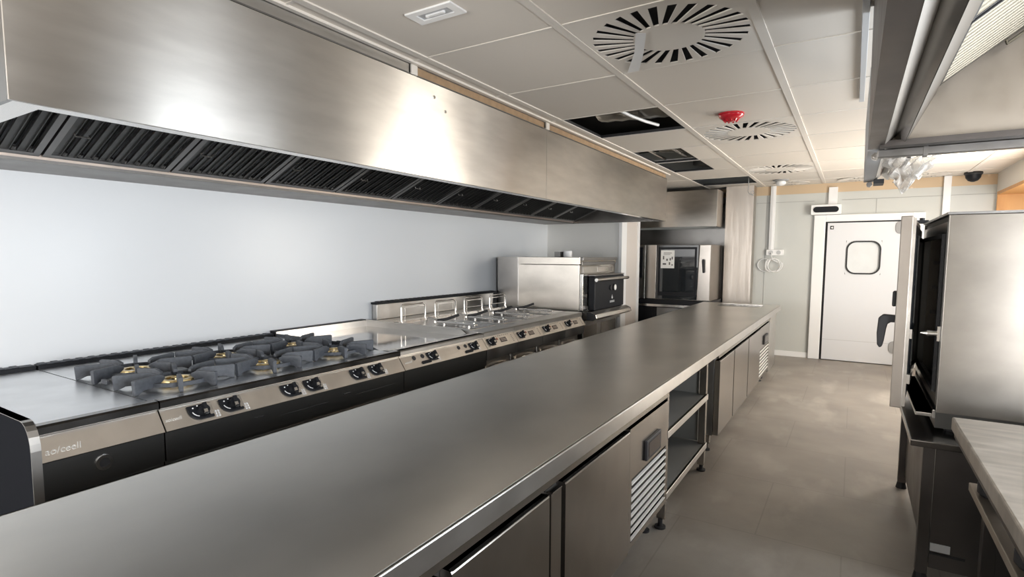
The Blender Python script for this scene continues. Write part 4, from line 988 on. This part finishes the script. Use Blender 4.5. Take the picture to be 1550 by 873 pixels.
# the door: hinge axis at the far end
DM = Matrix.Translation((2.325, 1.94, 0)) @ Matrix.Rotation(math.radians(-6.2), 4, 'Z')
dr = B(); dr.box(-.048, 0, -1.045, 0, .765, 1.69, DM); dr = dr.done('door', ST_OVDOOR, t, bev=.004)
B().box(0, .010, -.93, -.05, .80, 1.65, DM).done('inner_frame', M_BLACKM, dr)
B().box(.010, .022, -.86, -.12, .86, 1.60, DM).done('inner_glass', M_GLASSB, dr)
B().box(-.052, -.0485, -.80, -.16, .90, 1.58, DM).done('door_glass', M_GLASSB, dr)
B().box(-.004, .012, -1.043, -1.03, .775, 1.68, DM).done('door_edge', ST_BRIGHT, dr)
B().box(.001, .022, -1.03, -1.0, 1.105, 1.15, DM).box(.001, .025, -1.03, -.99, .885, .93, DM).done('strike_plate', ST_BRIGHT, dr)
hm = B(); hm.box(-.065, -.048, -1.02, -.95, 1.255, 1.33, DM); hm.done('latch_block', M_RUBBER, dr, bev=.006)
hp = B(); pts = [(-.048, 1.21), (-.10, 1.212), (-.118, 1.195), (-.122, 1.12), (-.118, 1.06), (-.108, 1.045), (-.098, 1.05), (-.092, 1.08), (-.085, 1.14), (-.08, 1.165), (-.066, 1.175), (-.048, 1.175)]
hp.prism(pts, 'y', -1.0, -.955, DM); hp.done('door_handle', M_RUBBER, dr, bev=.012, seg=3)
B().box(2.30, 2.36, 1.90, 1.95, 1.703, 1.72).cyl((2.33, 1.935, 1.70), (2.33, 1.935, 1.735), .014, seg=12).done('hinge', M_BLACKM, t)

# ------------------------------------------------------------------ work table in front
t = thing('work_table', (2.85, -.6, 0), 'worn grey steel work table in front of the open oven', 'table')
B().box(2.352, 3.35, -2.2, .49, .796, .85).done('table_top', M_WORN, t, bev=.006)
B().box(2.362, 3.34, -2.19, .48, .77, .795).done('under_frame', ST_STAND, t)
B().box(2.415, 3.3, -2.1, .455, .57, .602).done('shelf', M_PALE, t, bev=.003)
B().box(2.46, 3.28, -2.1, .45, .12, .14).done('shelf', ST_STAND, t)
for (x, y) in ((2.46, .40), (3.2, .40), (2.46, -2.05), (3.2, -2.05)):
    lg_ = B().box(x, x + .045, y, y + .045, .03, .77).done('leg', ST_STAND, t, bev=.002)
    B().cyl((x + .022, y + .022, 0), (x + .022, y + .022, .03), .028, seg=14).done('foot', M_RUBBER, lg_)
B().box(2.52, 3.25, -2.0, -.1, .145, .50).done('cabinet', ST_STAND, t, bev=.003)
B().box(2.515, 2.521, -1.2, -.12, .42, .44).done('cabinet_seam', M_BLACKM, t)
for y, lb in ((.325, 'black rubber cap on the table shelf at the oven end'), (-.24, 'black rubber cap on the table shelf, halfway along its edge')):
    tag(B().lathe([(.045, 0), (.055, .012), (.055, .045), (.03, .065), (.012, .07)], (2.475, y, .6025), 20).done('rubber_cap', M_RUBBER, smooth=True), lb, 'cap', 'black caps on the table shelf')

# ------------------------------------------------------------------ light
w = bpy.data.worlds.new('world'); sc.world = w; w.use_nodes = True
bg = w.node_tree.nodes['Background']; bg.inputs['Color'].default_value = (.78, .88, 1, 1); bg.inputs['Strength'].default_value = 1.2
def area(name, loc, target, sx, sy, power, col):
    l = bpy.data.lights.new(name, 'AREA'); l.shape = 'RECTANGLE'; l.size, l.size_y = sx, sy; l.energy = power; l.color = col
    o = bpy.data.objects.new(name, l); COL.objects.link(o); o.location = loc
    o.rotation_euler = (Vector(target) - Vector(loc)).to_track_quat('-Z', 'Z').to_euler()
    return o
area('daylight_hatch', (3.83, 4.35, 1.62), (0, 4.35, 3.0), 3.3, 1.25, 205, (1, .94, .84))
area('daylight_window', (3.83, 1.15, 1.62), (0, 1.15, 3.4), 1.8, 1.25, 120, (.86, .93, 1))
area('fill_side', (3.83, -1.82, 1.6), (0, -1.82, 3.6), 1.7, 1.3, 215, (.95, .97, 1))  # added side fill, placed clear of the oven's reflections
area('fill_back', (-.6, -5.2, 1.36), (0, 0, 3.2), 2.2, 2.1, 160, (1, .97, .93))  # added fill light from behind the camera

sc.cycles.use_denoising = True
sc.cycles.denoiser = 'OPENIMAGEDENOISE'; sc.cycles.denoising_input_passes = 'RGB_ALBEDO_NORMAL'; sc.cycles.denoising_prefilter = 'ACCURATE'
sc.cycles.use_adaptive_sampling = False
sc.cycles.max_bounces = 10; sc.cycles.diffuse_bounces = 5; sc.cycles.glossy_bounces = 5; sc.cycles.transparent_max_bounces = 8
sc.cycles.caustics_reflective = False; sc.cycles.caustics_refractive = False; sc.cycles.sample_clamp_indirect = 6
sc.view_settings.view_transform = 'Standard'; sc.view_settings.look = 'None'
sc.view_settings.exposure = .15; sc.view_settings.gamma = 1; sc.view_settings.use_curve_mapping = False
